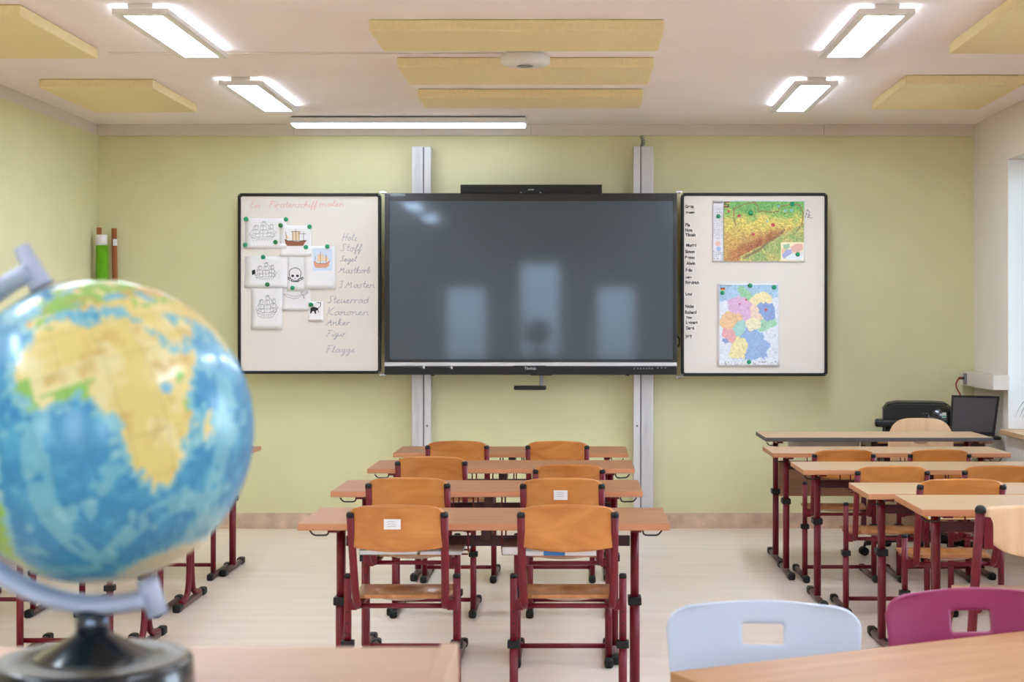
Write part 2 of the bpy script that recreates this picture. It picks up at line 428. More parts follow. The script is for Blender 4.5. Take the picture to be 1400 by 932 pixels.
bm = NB(); lathe(bm, [(0, -.036), (.118, -.036), (.126, -.042), (.126, -.07), (.118, -.08), (.05, -.086), (0, -.086)], 48); part('disc', fin(bm, 'ap_disc', 'device_white'), t)
bm = NB(); lathe(bm, [(.036, -.0855), (.04, -.089), (.03, -.091), (0, -.091)], 24); part('sensor', fin(bm, 'ap_sensor', 'grey_plastic'), t)
for k in range(7):
    a = math.radians(-90+(k-3)*9)
    part('vent', cached('apv', lambda: boxm('ap_vent', 'grey_plastic', -.004, .004, -.001, .001, -.026, -.006)), t, (.1005*math.cos(a), .1005*math.sin(a), 0), (0, 0, a+PI/2))

# ------------------------------------------------------------------ lift rails, display, sound bar
def rail(x0, xm, x1, wide_left, label):
    Yf = 10.56
    t = thing('lift_rail', label, 'rail', (wx((x0+x1)/2, Yf), YB, 0), 0, 'white lift rails behind the display')
    a, m_, c = wx(x0, Yf), wx(xm, Yf), wx(x1, Yf); z1 = wz(200, Yf); g = .004
    o = rel(t)
    part('profile', boxm('rail_profile', 'aluminium', a, m_-g, Yf, YB-.001, 0.001, z1, bev=.004), t, o)
    part('profile', boxm('rail_profile', 'aluminium', m_+g, c, Yf, YB-.001, 0.001, z1, bev=.004), t, o)
    part('groove', boxm('rail_groove', 'aluminium_dark', m_-g, m_+g, Yf+.012, YB-.001, 0.001, z1-.004), t, o)
    aa, cc = (a, m_-g) if wide_left else (m_+g, c)
    for k in (.3, .5, .7):
        part('ridge', boxm('rail_ridge', 'aluminium', aa+(cc-aa)*k-.003, aa+(cc-aa)*k+.003, Yf-.004, Yf, 0.002, z1-.004), t, o)
    xx = (m_+c)/2 if wide_left else (a+m_)/2
    bm = NB(); tube(bm, [(xx, Yf+.001, wz(582, Yf)), (xx, Yf-.003, wz(582, Yf))], .008, 12); part('bolt', fin(bm, 'rail_bolt', 'aluminium_dark'), t, o)
    return t
rail(563, 579, 589, True, 'tall white aluminium lift rail left of the centre, behind the display')
t = rail(866, 876, 893, False, 'tall white aluminium lift rail right of the centre, coiled cable at top')
bm = NB(); pts = []
for k in range(90):
    u = k/89; a = u*2*PI*6
    px, py = 877+2.5*math.sin(u*3), 202-17*u
    pts.append((wx(px, 10.56)+.012*math.cos(a), 10.59+.012*math.sin(a), wz(py, 10.56)))
tube(bm, pts, .004, 6); part('coiled_cable', fin(bm, 'coiled_cable', 'grey_plastic'), t, rel(t))

YD = 10.42
t = thing('interactive_display', 'large dark interactive display, switched off, mounted between the whiteboards', 'display', (wx(726, YD), YB, wz(512, YD)))
o = rel(t); z = lambda p: wz(p, YD); x = lambda p: wx(p, YD)
bm = NB()
box(bm, x(526), x(925.5), YD+.004, YD+.1, z(495), z(264), bev=.004)
part('housing', fin(bm, 'display_housing', 'black_plastic'), t, o)
bm = NB()
for a in ((526, 532.5, 264, 495), (920, 925.5, 264, 495), (532.5, 920, 264, 274.5), (532.5, 920, 491, 495)):
    box(bm, x(a[0]), x(a[1]), YD-.004, YD+.006, z(a[3]), z(a[2]), bev=.002)
part('bezel', fin(bm, 'display_bezel', 'black_gloss'), t, o)
part('screen', boxm('display_screen', 'display_glass', x(532), x(920.5), YD+.0005, YD+.01, z(491.5), z(274)), t, o)
part('silver_strip', boxm('display_strip', 'aluminium', x(526), x(925.5), YD-.012, YD+.06, z(500.3), z(495.2), bev=.003), t, o)
part('control_bar', boxm('display_bar', 'black_plastic', x(526), x(925.5), YD-.014, YD+.09, z(512), z(500.3), bev=.003), t, o)
part('logo_plate', boxm('display_plate', 'black_plastic', x(702), x(747), YD-.017, YD+.01, z(508), z(499.5), bev=.002), t, o)
part('logo', text_mesh('display_logo', 'Tbokab', .026, 'white_text', 'CENTER'), t, Vector((x(725), YD-.0175, z(505)))+o, UPRIGHT)
for k, px in enumerate((867, 872, 876, 880, 884, 887.5, 891.5, 899, 904.5, 909.5)):
    part('button', cached('btn', lambda: boxm('display_button', 'grey_plastic', -.005, .005, -.004, .004, -.005, .005, bev=.001)), t, Vector((x(px), YD-.015, z(503.5 if k < 7 else 502.4)))+o)
for px in (591, 858): part('foot_pad', boxm('display_pad', 'black_plastic', x(px-2.5), x(px+2.5), YD, YD+.05, z(513.5), z(512)), t, o)
bm = NB(); tube(bm, [(x(927)-.01, YD+.05, z(458)), (x(927)+.012, YD+.05, z(463)), (x(927)+.012, YD+.05, z(471)), (x(927)-.01, YD+.05, z(476))], .005, 8)
part('side_cable', fin(bm, 'display_cable', 'black_plastic'), t, o)
part('handle_plate', boxm('handle_plate', 'black_plastic', x(726), x(755), YD-.01, YD+.06, z(513), z(511.5)), t, o)
bm = NB(); box(bm, x(737.6), x(743.2), YD+.01, YD+.035, z(530), z(512), bev=.004); part('handle_stem', fin(bm, 'handle_stem', 'aluminium_dark'), t, o)
bm = NB(); box(bm, x(702.3), x(746.8), YD, YD+.045, z(533), z(527), bev=.01, seg=3); part('pull_handle', fin(bm, 'pull_handle', 'black_plastic'), t, o)
for a, b2, dz, lb in ((552, 581, 0, 'black stylus pen lying left on the ledge under the display'), (589, 619, 1, 'black stylus pen lying right on the ledge under the display')):
    p_ = thing('stylus_pen', lb, 'pen', (x((a+b2)/2), YD-.022, z(501.6+dz*.3)), 0, 'stylus pens on the display ledge')
    bm = NB(); h = (x(b2)-x(a))/2
    tube(bm, [(-h, 0, 0), (-h+.02, 0, 0), (h-.012, 0, -.002)], [.003, .0075, .0075], 10); part('barrel', fin(bm, 'pen_barrel', 'black_gloss'), p_)
    bm = NB(); tube(bm, [(h-.012, 0, -.002), (h, 0, -.002)], .0085, 10); part('tip', fin(bm, 'pen_tip', 'white_text'), p_)
t = thing('sound_bar', 'flat black speaker bar mounted on top of the display', 'speaker', (x(726), YD+.05, z(264)))
o = rel(t)
part('body', boxm('bar_body', 'black_plastic', x(629.5), x(823), YD-.01, YD+.08, z(264), z(252.3), bev=.005), t, o)
part('logo', text_mesh('bar_logo', 'sound', .016, 'white_text', 'CENTER'), t, Vector((x(726), YD-.0105, z(260.2)))+o, UPRIGHT)
for px in (712.5, 739): part('rivet', boxm('bar_rivet', 'aluminium', x(px-.8), x(px+.8), YD-.013, YD-.009, z(264), z(262.6)), t, o)

# ------------------------------------------------------------------ whiteboards
YW = 10.46
def ribbon(bm, pts, Y, w, mi=0):
    """flat pen stroke in the x,z plane at depth Y"""
    for (a, b2) in zip(pts, pts[1:]):
        a, b2 = Vector(a), Vector(b2); d = b2-a
        if d.length < 1e-7: continue
        d.normalize(); nn = Vector((-d.y, d.x))*w/2; e = d*w*.3
        q = [a-e+nn, b2+e+nn, b2+e-nn, a-e-nn]
        f = bm.faces.new([bm.verts.new((p.x, Y, p.y)) for p in q]); f.material_index = mi
        f.normal_update()
        if f.normal.y > 0: f.normal_flip()
def whiteboard(x0, x1, y0, y1, label):
    t = thing('whiteboard', label, 'whiteboard', (wx((x0+x1)/2, YW), YB, wz(y1, YW)), 0, 'whiteboards beside the display')
    o = rel(t); X = lambda p: wx(p, YW); Z = lambda p: wz(p, YW); r = .03
    part('writing_surface', boxm('board_surface', 'board_white', X(x0)+.008, X(x1)-.008, YW+.006, YW+.022, Z(y1)+.008, Z(y0)-.008), t, o)
    bm = NB(); w = .021
    for a in ((X(x0), X(x0)+w, Z(y1)+r, Z(y0)-r), (X(x1)-w, X(x1), Z(y1)+r, Z(y0)-r), (X(x0)+r, X(x1)-r, Z(y0)-w, Z(y0)), (X(x0)+r, X(x1)-r, Z(y1), Z(y1)+w)):
        box(bm, a[0], a[1], YW-.004, YW+.026, a[2], a[3], bev=.003)
    part('frame', fin(bm, 'board_frame', 'board_frame'), t, o)
    for cx, cz, sx, sz in ((X(x0), Z(y0), 1, -1), (X(x1), Z(y0), -1, -1), (X(x0), Z(y1), 1, 1), (X(x1), Z(y1), -1, 1)):
        bm = NB(); R, w2 = .03, .023
        outer = [(cx+sx*(R-R*math.cos(a)), cz+sz*(R-R*math.sin(a))) for a in [PI/2*k/6 for k in range(7)]]
        inner = [(cx+sx*R, cz+sz*w2), (cx+sx*w2, cz+sz*R)] if True else []
        poly = outer+[(cx+sx*R, cz+sz*w2), (cx+sx*w2, cz+sz*w2), (cx+sx*w2, cz+sz*R)]
        # outer runs from the side (x=cx) to the top (z=cz); close along the inside corner
        poly = [(cx, cz+sz*R)]+outer[1:-1]+[(cx+sx*R, cz)]+[(cx+sx*R, cz+sz*w2), (cx+sx*w2, cz+sz*w2), (cx+sx*w2, cz+sz*R)]
        prism(bm, poly, 'y', YW-.006, YW+.027); cp = part('corner_cap', fin(bm, 'corner_cap', 'board_frame'), t, o)
        bm = NB(); tube(bm, [(cx+sx*.012, YW-.006, cz+sz*.012), (cx+sx*.012, YW-.0085, cz+sz*.012)], .006, 10)
        part('screw', fin(bm, 'corner_screw', 'aluminium_dark'), cp)
    xh = x1 if x0 < 700 else x0
    for yy, s in ((y0-1.5, 1), (y1+1.2, -1)):
        bm = NB(); xa = X(xh); d = 1 if x0 < 700 else -1
        box(bm, xa-d*.012, xa+d*.034, YW+.004, YW+.03, Z(yy)-.006, Z(yy)+.006, bev=.002); tube(bm, [(xa+d*.013, YW+.01, Z(yy)-.012), (xa+d*.013, YW+.01, Z(yy)+.012)], .007, 8)
        part('hinge', fin(bm, 'board_hinge', 'chrome'), t, o)
    return t
WL = whiteboard(325, 521, 264, 511, 'left whiteboard with pirate ship pictures and handwritten German words')
WR = whiteboard(931, 1131.5, 263.5, 514, 'right whiteboard with two maps and a column of name strips')
# handwriting: single-stroke letters on an x-height of 1
LT = {
 'a': (1.25, [[(1, .85), (.55, 1), (.1, .6), (.2, .1), (.55, 0), (.95, .6), (1, 1), (.95, .2), (1.25, .1)]]),
 'e': (1.0, [[(0, .3), (.7, .65), (.6, 1), (.2, .8), (.15, .25), (.5, 0), (1, .3)]]),
 'i': (.55, [[(.1, .4), (.25, 1), (.2, .15), (.5, .1)], [(.3, 1.5), (.38, 1.55)]]),
 'n': (1.2, [[(.1, 1), (.15, 0)], [(.15, .5), (.6, 1), (.8, .8), (.8, .15), (1.2, .1)]]),
 'm': (1.8, [[(.1, 1), (.15, 0)], [(.15, .5), (.5, 1), (.7, .8), (.7, 0)], [(.7, .5), (1.1, 1), (1.3, .8), (1.3, .15), (1.7, .1)]]),
 'r': (.85, [[(.1, 1), (.15, 0)], [(.15, .5), (.45, 1), (.8, .9)]]),
 't': (.75, [[(.35, 1.9), (.3, .2), (.7, .1)], [(0, 1.15), (.7, 1.2)]]),
 's': (.8, [[(.7, .9), (.3, 1), (.2, .7), (.6, .4), (.5, .05), (0, .05)]]),
 'c': (.9, [[(.8, .85), (.5, 1), (.1, .6), (.2, .1), (.5, 0), (.9, .2)]]),
 'h': (1.15, [[(.15, .2), (.5, 1.7), (.3, 2), (.15, 1.5), (.15, 0)], [(.15, .5), (.6, 1), (.8, .8), (.8, .15), (1.1, .1)]]),
 'f': (.8, [[(.1, .3), (.6, 1.6), (.45, 2), (.25, 1.5), (.25, -.9), (.45, -.6), (.3, .1), (.8, .4)]]),
 'l': (.7, [[(.05, .3), (.5, 1.6), (.35, 2), (.2, 1.5), (.2, .2), (.6, .1)]]),
 'o': (1.05, [[(.6, 1), (.15, .8), (.1, .2), (.5, 0), (.85, .4), (.7, .95), (.5, .95), (1.05, .9)]]),
 'z': (.95, [[(.1, .95), (.75, 1), (.1, 0), (.9, .05)]]),
 'g': (1.1, [[(.9, .85), (.5, 1), (.1, .6), (.25, .1), (.6, .1), (.9, 1), (.85, -.6), (.5, -1), (.2, -.7), (1.1, .2)]]),
 'k': (1.05, [[(.15, .3), (.5, 1.7), (.3, 2), (.15, 1.5), (.15, 0)], [(.85, 1), (.2, .5), (.7, .1), (1.05, .1)]]),
 'b': (1.0, [[(.1, .4), (.5, 1.7), (.3, 2), (.15, 1.4), (.15, .1), (.6, 0), (.8, .5), (.55, .9), (.95, .8)]]),
 'u': (1.2, [[(.1, 1), (.1, .3), (.4, 0), (.8, .5), (.85, 1), (.85, .15), (1.2, .1)]]),
 'd': (1.25, [[(.9, .85), (.5, 1), (.1, .6), (.2, .1), (.55, 0), (.9, .5), (1, 2), (.95, .2), (1.25, .1)]]),
 'E': (1.3, [[(1.1, 1.8), (.6, 2), (.3, 1.6), (.6, 1.1), (.9, 1.1), (.4, 1), (.1, .5), (.4, 0), (1.2, .3)]]),
 'P': (1.3, [[(.3, 2), (.2, 0)], [(0, 1.7), (.6, 2.05), (1.1, 1.7), (.9, 1.1), (.3, .95)]]),
 'H': (1.5, [[(.2, 2), (.15, 0)], [(1.1, 2), (1.05, 0)], [(0, .9), (1.3, 1.1)]]),
 'S': (1.3, [[(1.1, 1.7), (.7, 2), (.3, 1.6), (.9, .7), (.7, .1), (.1, .2)]]),
 'M': (1.9, [[(0, .1), (.3, .3), (.5, 2), (.75, .3), (1.3, 2), (1.35, .1), (1.7, .2)]]),
 '3': (1.2, [[(.1, 1.8), (.6, 2), (.8, 1.6), (.4, 1.1), (.9, .7), (.7, .1), (.1, 0)]]),
 'K': (1.4, [[(.2, 2), (.15, 0)], [(1.1, 2), (.25, 1), (.8, .2), (1.3, .1)]]),
 'A': (1.5, [[(0, .1), (.3, .2), (1, 2), (1.05, .1), (1.4, .1)], [(.3, .8), (1.2, .9)]]),
 'F': (1.3, [[(.4, 1.9), (.35, .2), (0, .1)], [(0, 1.9), (1.2, 2.0)], [(.1, 1), (.9, 1.1)]]),
 ' ': (.9, []),
}
def handwriting(s, px, base, wid, xh, material, parent):
    tot = sum(LT[c][0] for c in s); k = wid/tot; pen = 0.0; bm = NB(); Y = YW+.0048
    for c in s:
        w, st = LT[c]
        for line in st:
            P2 = [((pen+a)*k+.28*b2*xh, b2*xh) for a, b2 in line]
            sm = [P2[0]]
            for q in range(1, len(P2)-1):
                for f_ in (.3, .7):
                    A_ = Vector(P2[q]); e0 = (Vector(P2[q-1])+A_)/2; e1 = (A_+Vector(P2[q+1]))/2
                    sm.append(tuple(e0*(1-f_)**2+A_*2*f_*(1-f_)+e1*f_*f_))
            sm.append(P2[-1])
            ribbon(bm, [(wx(px+a, YW), wz(base-b2, YW)) for a, b2 in sm], Y, .0036)
        pen += w
    return part('handwritten_word', fin(bm, 'handwritten_word', material, False), parent, rel(parent))
for w_, px, base, wid, xh in (('Ein', 340, 284.5, 15, 5.2), ('Piratenschiff', 367, 283.6, 66, 4.8), ('malen', 436, 282.2, 34, 4.6)):
    handwriting(w_, px, base, wid, xh, 'ink_red', WL)
for w_, px, base, wid, xh in (('Holz', 467, 329, 21, 5), ('Stoff', 464, 343.5, 30, 5.3), ('Segel', 464, 357.5, 23, 4.2), ('Mastkorb', 462, 373.5, 44, 4.8), ('3', 462, 393.5, 7, 5), ('Masten', 471, 393.5, 41, 5),
        ('Steuerrad', 446.5, 414.5, 57, 5.3), ('Kanonen', 446, 431, 58, 5.4), ('Anker', 445, 444.8, 33, 4.8), ('Figur', 446, 460, 26, 4.4), ('Flagge', 445, 482, 40, 5)):
    handwriting(w_, px, base, wid, xh, 'ink_lilac', WL)
bm = NB()
for line in ([(1101, 297), (1104, 286), (1107, 290), (1104, 298)], [(1102, 292), (1108, 294), (1105, 297), (1111, 298)]):
    ribbon(bm, [(wx(a, YW), wz(b2, YW)) for a, b2 in line], YW+.0048, .004)
part('scribble', fin(bm, 'scribble', 'ink_grey', False), WR, rel(WR))

# pinned papers ------------------------------------------------------
def ship(x0, y0, x1, y1, flag=False, masts=3):
    """outline strokes of a sailing ship in the box (pixels)"""
    q = lambda a, b2: (x0+a*(x1-x0), y0+b2*(y1-y0))
    st = [[q(.02, .62), q(.1, .68), q(.22, .7), q(.3, .76), q(.65, .76), q(.75, .7), q(.98, .55)], [q(.05, .66), q(.14, .92), q(.3, .98), q(.7, .97), q(.84, .8), q(.9, .62)],
          [q(.12, .8), q(.3, .85), q(.7, .84), q(.86, .72)]]
    for k in range(5): st.append([q(.25+.1*k, .88), q(.28+.1*k, .88), q(.28+.1*k, .92), q(.25+.1*k, .92)])
    for i in range(masts):
        mx = .24+.26*i if masts == 3 else .3+.4*i; top = (.18, .0, .14)[i % 3]
        st.append([q(mx, .74), q(mx, top)])
        for lv in range(3):
            yy = top+.06+lv*.19; w = .07+.03*lv
            st.append([q(mx-w, yy), q(mx+w, yy-.01), q(mx+w+.03, yy+.09), q(mx+w, yy+.16), q(mx-w, yy+.16), q(mx-w+.03, yy+.09), q(mx-w, yy)])
        st.append([q(mx, top), q(mx+.1, top+.03), q(mx, top+.06)])
    st.append([q(.5, .02), q(.98, .55)]); st.append([q(.24, .18), q(.03, .62)])
    return st
def draw(strokes, Y, w, material, parent, name='drawing'):
    bm = NB()
    for s in strokes: ribbon(bm, [(wx(a, YW), wz(b2, YW)) for a, b2 in s], Y, w)
    return part(name, fin(bm, name, material, False), parent, rel(parent))
def fill(polys, Y, material, parent, name):
    bm = NB()
    for i, p in enumerate(polys):
        f = bm.faces.new([bm.verts.new((wx(a, YW), Y-.00012*i, wz(b2, YW))) for a, b2 in p]); f.normal_update()
        if f.normal.y > 0: f.normal_flip()
    return part(name, fin(bm, name, material, False), parent, rel(parent))
def paper(x0, x1, y0, y1, layer, label, group='papers pinned to the left whiteboard', nm='paper_sheet', cat='paper'):
    Y = YW+.0045-.0012*layer
    t = thing(nm, label, cat, (wx((x0+x1)/2, YW), Y, wz(y1, YW)), 0, group)
    bm = NB(); Xa, Xb, Za, Zb = wx(x0, YW), wx(x1, YW), wz(y1, YW), wz(y0, YW)
    # lower corners lift slightly off the board
    sheet(bm, lambda u, v: (Xa+(Xb-Xa)*u, Y-.007*(max(0, .35-v)/.35)**2, Za+(Zb-Za)*v), 6, 8, lambda u, v: (0, .0006, 0))
    part('sheet', fin(bm, 'paper_sheet', 'paper'), t, rel(t))
    return t, Y-.0006
t, Y = paper(334.5, 392, 298, 339.5, 0, 'landscape paper with pale pencil sailing ship, top left of the whiteboard')
draw(ship(340, 302, 379, 331), Y, .0016, 'ink_grey', t)
t, Y = paper(392, 421, 338, 398, 0, 'white paper with black skull and crossbones')
Y -= .0007
cx, cy = 403.3, 375
el = lambda a, b2, rx, ry, n=18, a0=0, a1=360: [(a+rx*math.cos(math.radians(a0+(a1-a0)*k/n)), b2+ry*math.sin(math.radians(a0+(a1-a0)*k/n))) for k in range(n+1)]
draw([el(cx, 373.5, 8.2, 7.5, 16, 160, 380), [(395.6, 376), (396.5, 380), (398.5, 381.5), (399, 386.5), (403.3, 388.3), (407.6, 386.5), (408, 381.5), (410.2, 380), (411, 376)],
      [(399.5, 384), (403.3, 385.2), (407, 384)], [(394, 379.5), (413, 388.5)], [(393.5, 381.5), (412, 390)], [(413, 379.5), (394.5, 388.5)], [(413.5, 381.5), (395, 390.3)],
      el(393.6, 380, 1.3, 1.3, 8), el(413.2, 380, 1.3, 1.3, 8), el(394, 389.6, 1.3, 1.3, 8), el(412.8, 389.6, 1.3, 1.3, 8)], Y, .0042, 'ink_black', t)
fill([el(400, 377, 2, 1.8, 10)[:-1], el(406.6, 377, 2, 1.8, 10)[:-1], [(402.3, 381.3), (403.3, 379), (404.3, 381.3)]], Y-.0002, 'ink_black', t, 'eye_sockets')
t, Y = paper(385, 424.5, 393, 424, 1, 'paper with a curved pirate sabre drawing, below the skull')
Y -= .0007
draw([[(387, 402), (393, 406), (401, 408), (408, 407), (413, 403)], [(387, 402), (392, 402), (398, 404.5), (405, 405), (412, 402)], [(411, 398.5), (416, 408)], [(413, 404), (420, 398.5)], [(414.5, 405), (421, 400), (420, 398.5)],
      [(411.5, 400), (414, 399), (416, 407), (414.5, 408)]], Y, .0026, 'ink_grey', t)
t, Y = paper(334.5, 393, 350, 393, 1, 'landscape paper with ink pirate ship flying a dark flag')
draw(ship(347, 358, 379, 385), Y, .0015, 'ink_black', t); fill([[(344, 370), (348.5, 368), (349, 374), (344.5, 376)]], Y, 'ink_black', t, 'flag')
t, Y = paper(382.5, 425.5, 308, 350, 2, 'white paper with coloured brown sailing ship')
fill([[(389, 327), (394, 329), (408, 330), (416, 328), (420, 328.5), (417, 331), (414.5, 336), (391.5, 336), (390, 332)]], Y, 'ink_brown', t, 'hull_print')
fill([[(399, 316), (410, 316), (409, 328), (400, 328)], [(391, 319), (395.5, 326), (391, 326)]], Y-.0003, 'ink_sand', t, 'sail_print')
draw([[(404.5, 313), (404.5, 329)], [(398, 316.5), (411, 316.5)], [(408, 319), (418, 319.5)], [(415, 317), (415, 328)], [(390.5, 317), (391.5, 328)], [(389, 327), (394, 329), (416, 329)], [(400, 317), (400, 328)], [(409, 317), (409, 328)]], Y-.0006, .003, 'ink_black', t)
t, Y = paper(343.5, 386, 391.5, 450, 3, 'portrait paper with ink pirate ship, lowest on the whiteboard')
draw(ship(349, 403, 381, 435), Y, .0016, 'ink_black', t)
t, Y = paper(415.7, 458.5, 336, 395, 3, 'portrait paper with sand coloured ship on a pale blue picture')
fill([[(428, 339.5), (454, 339.5), (454, 370), (428, 370)]], Y, 'paper_blue', t, 'picture_print')
fill([[(429, 357), (434, 360), (446, 360), (451, 356), (449, 364), (446, 366), (432, 366), (429.5, 363)]], Y-.0003, 'ink_salmon', t, 'hull_print')
fill([[(434, 348), (442, 347), (442, 357), (433, 358)], [(443, 350), (449, 351), (448, 357), (443, 357)]], Y-.0006, 'ink_sand', t, 'sail_print')
draw([[(438, 344), (438, 360)], [(446, 348), (446, 360)], [(431, 350), (431, 358)], [(429, 357), (434, 360), (446, 360), (451, 356)]], Y-.0009, .003, 'ink_brown', t)
t, Y = paper(421.3, 442, 412, 438.5, 4, 'small white card with black cartoon animal, lower middle of the whiteboard')
fill([[(424.5, 421), (428, 419), (432, 420), (435.5, 421.5), (434.5, 424), (432, 424.5), (432.5, 428.5), (430.5, 429), (429.5, 425.5), (427.5, 425), (425.5, 428.5), (424, 428.5)]], Y, 'ink_black', t, 'animal_print')
draw([[(434, 421.5), (438, 419), (438.5, 414), (433, 413.5)], [(434.5, 423.5), (436, 427)]], Y-.0002, .004, 'ink_black', t)

def color_grid(name, x0, x1, y0, y1, nx, ny, fn, Y, parent, th=.001):
    """flat print: a grid of vertices coloured by fn(px, py) -> sRGB"""
    px = np.linspace(x0, x1, nx); py = np.linspace(y0, y1, ny)
    PX, PY = np.meshgrid(px, py); col = fn(PX, PY)/255.0
    col = np.where(col <= .04045, col/12.92, ((col+.055)/1.055)**2.4)
    verts = [((a-CX)*YW/F, Y, EYE-(b2-CY)*YW/F) for b2 in py for a in px]
    faces = [(j*nx+i, (j+1)*nx+i, (j+1)*nx+i+1, j*nx+i+1) for j in range(ny-1) for i in range(nx-1)]
    me = bpy.data.meshes.new(name); me.from_pydata(verts, [], faces)
    col = col*.86+col.mean(-1, keepdims=True)*.14
    at = me.color_attributes.new('Col', 'FLOAT_COLOR', 'POINT')
    rgba = np.ones((nx*ny, 4), np.float32); rgba[:, :3] = col.reshape(-1, 3); at.data.foreach_set('color', rgba.ravel())
    me.materials.append(M['map_print']); me.update()
    return part(name, me, parent, rel(parent))
rng = np.random.RandomState(5)
def vnoise(x, y, s, seed=0):
    r = np.random.RandomState(seed).rand(97, 97); X, Y2 = x*s+seed*3.7, y*s+seed*1.9
    xi, yi = np.floor(X).astype(int), np.floor(Y2).astype(int); fx, fy = X-xi, Y2-yi
    fx, fy = fx*fx*(3-2*fx), fy*fy*(3-2*fy); g = lambda a, b2: r[a % 97, b2 % 97]
    return (g(xi, yi)*(1-fx)+g(xi+1, yi)*fx)*(1-fy)+(g(xi, yi+1)*(1-fx)+g(xi+1, yi+1)*fx)*fy
def inside(px, py, poly):
    c = np.zeros(px.shape, bool); n = len(poly)
    for i in range(n):
        (x1, y1), (x2, y2) = poly[i], poly[(i+1) % n]
        if y1 == y2: continue
        k = ((y1 > py) != (y2 > py)) & (px < (x2-x1)*(py-y1)/(y2-y1)+x1); c ^= k
    return c
def near_line(px, py, pts, w):
    m_ = np.zeros(px.shape, bool)
    for (x1, y1), (x2, y2) in zip(pts, pts[1:]):
        d = np.hypot(x2-x1, y2-y1)+1e-9
        t_ = np.clip(((px-x1)*(x2-x1)+(py-y1)*(y2-y1))/d**2, 0, 1)
        m_ |= np.hypot(px-x1-t_*(x2-x1), py-y1-t_*(y2-y1)) < w
    return m_
# relief map: paper 974..1100 x 274..358; coordinates below come from an 8.485x enlargement
def relief(px, py):
    u, v = (px-965)*8.485, (py-265)*8.485
    n1 = vnoise(u, v, 1/60, 1)*.5+vnoise(u, v, 1/28, 2)*.3+vnoise(u, v, 1/12, 3)*.2
    d = v-(.0*u+300-120*(u-210)/900)          # green lowland to yellow hills
    h = np.clip((v-170+(n1-.5)*260)/320, 0, 1)
    g, ye, br = np.array((104, 172, 76.)), np.array((214, 194, 82.)), np.array((186, 116, 58.))
    def mixc(a, b2, k): return a+(b2-a)*k[..., None]
    col = mixc(mixc(np.broadcast_to(g, u.shape+(3,)), ye, np.clip(h*2, 0, 1)), br, np.clip(h*2-1.3, 0, 1)*.6)
    ridge = 430+(900-u)*.52                   # crest of the mountains, running down to the left
    k = np.exp(-((v-ridge+10)/(55+(900-u)*.06))**2)*np.clip((930-u)/170, 0, 1)*np.clip((u-205)/120, .3, 1)
    col = mixc(col, np.array((166, 82, 44.)), np.clip(k*(.25+n1*1.1), 0, 1))
    south = (v > ridge+35) & (u > 400)
    col = np.where(south[..., None], mixc(np.broadcast_to(np.array((140, 168, 92.)), u.shape+(3,)), np.array((200, 184, 96.)), np.clip(n1*2-.5, 0, 1)), col)
    col = mixc(col, np.array((120, 80, 60.)), (near_line(u, v, [(910, 420), (800, 510), (700, 580), (600, 660), (440, 740)], 16)*.55))
    col = col*(.74+.5*vnoise(u, v, 1/7, 9))[..., None]
    bord = near_line(u, v, [(350, 370), (320, 280), (330, 170), (460, 115), (570, 100), (610, 160), (610, 210), (660, 195), (760, 215), (840, 200), (860, 150), (980, 120), (1090, 130), (1130, 230), (1110, 360), (1050, 430)], 5)
    col = np.where(bord[..., None], (150, 84, 50), col)
    for a, b2, r_ in ((265, 200, 16), (385, 255, 22), (550, 468, 20), (780, 360, 24)): col = np.where((np.hypot(u-a, (v-b2)*1.2) < r_)[..., None], (196, 52, 56), col)
    for a, b2, r_ in ((995, 190, 18), (845, 145, 14), (925, 195, 16), (710, 318, 12)): col = np.where((np.hypot(u-a, v-b2) < r_)[..., None], (112, 180, 190), col)
    ins = (u > 868) & (v > 560)
    icol = np.broadcast_to(np.array((236, 222, 184.)), u.shape+(3,)).copy()
    for poly, c in (([(900, 590), (970, 575), (975, 620), (930, 650), (895, 620)], (150, 196, 158)), ([(980, 620), (1040, 580), (1120, 575), (1125, 650), (1050, 680), (1000, 670)], (226, 168, 156)),
                    ([(880, 710), (930, 650), (985, 640), (1005, 685), (950, 720), (905, 755)], (164, 164, 214)), ([(880, 640), (900, 625), (930, 650), (885, 700)], (236, 190, 150))):
        icol = np.where(inside(u, v, poly)[..., None], c, icol)
    col = np.where(ins[..., None], icol, col)
    col = np.where((ins & (inside(u, v, [(930, 735), (1000, 690), (1080, 690), (1125, 660), (1130, 765), (930, 765)])))[..., None], (228, 230, 238), col)
    fl = (u < 275) & (v < 165)
    st = ((v//13).astype(int) % 2 == 0)
    col = np.where(fl[..., None], np.where(st[..., None], (212, 172, 40), (70, 50, 30)), col)
    col = np.where((fl & (np.abs(v-100-(u-210)*.7) < 9))[..., None], (50, 120, 40), col)
    return np.clip(col, 0, 255)
t, Y = paper(974, 1100.5, 273.8, 358, 0, 'wide relief map of a hilly region in green, yellow and brown', 'maps on the right whiteboard', 'wall_map', 'map')
color_grid('map_print', 989.5, 1099.2, 275.3, 356.8, 165, 123, relief, Y-.0075, t)
def legend(px, py):
    col = np.broadcast_to(np.array((222, 218, 226.)), px.shape+(3,)).copy()
    n = vnoise(px, py, 1.3, 4); rows = ((py*.8).astype(int) % 2 == 0)
    col = np.where((rows & (n > .5) & (py > 283) & (py < 327))[..., None], (176, 172, 184), col)
    col = np.where((rows & (n > .45) & (py > 343))[..., None], (150, 148, 160), col)
    col = np.where((py < 278)[..., None] & (n > .35)[..., None], (110, 108, 118), col)
    col = np.where((np.hypot(px-981.5, py-333) < 3.6)[..., None], (230, 180, 172), col)
    col = np.where((np.hypot(px-982.5, py-340) < 3.2)[..., None], (160, 180, 222), col)
    return col
color_grid('map_legend', 975, 988.6, 275.3, 356.8, 28, 150, legend, Y-.0075, t)
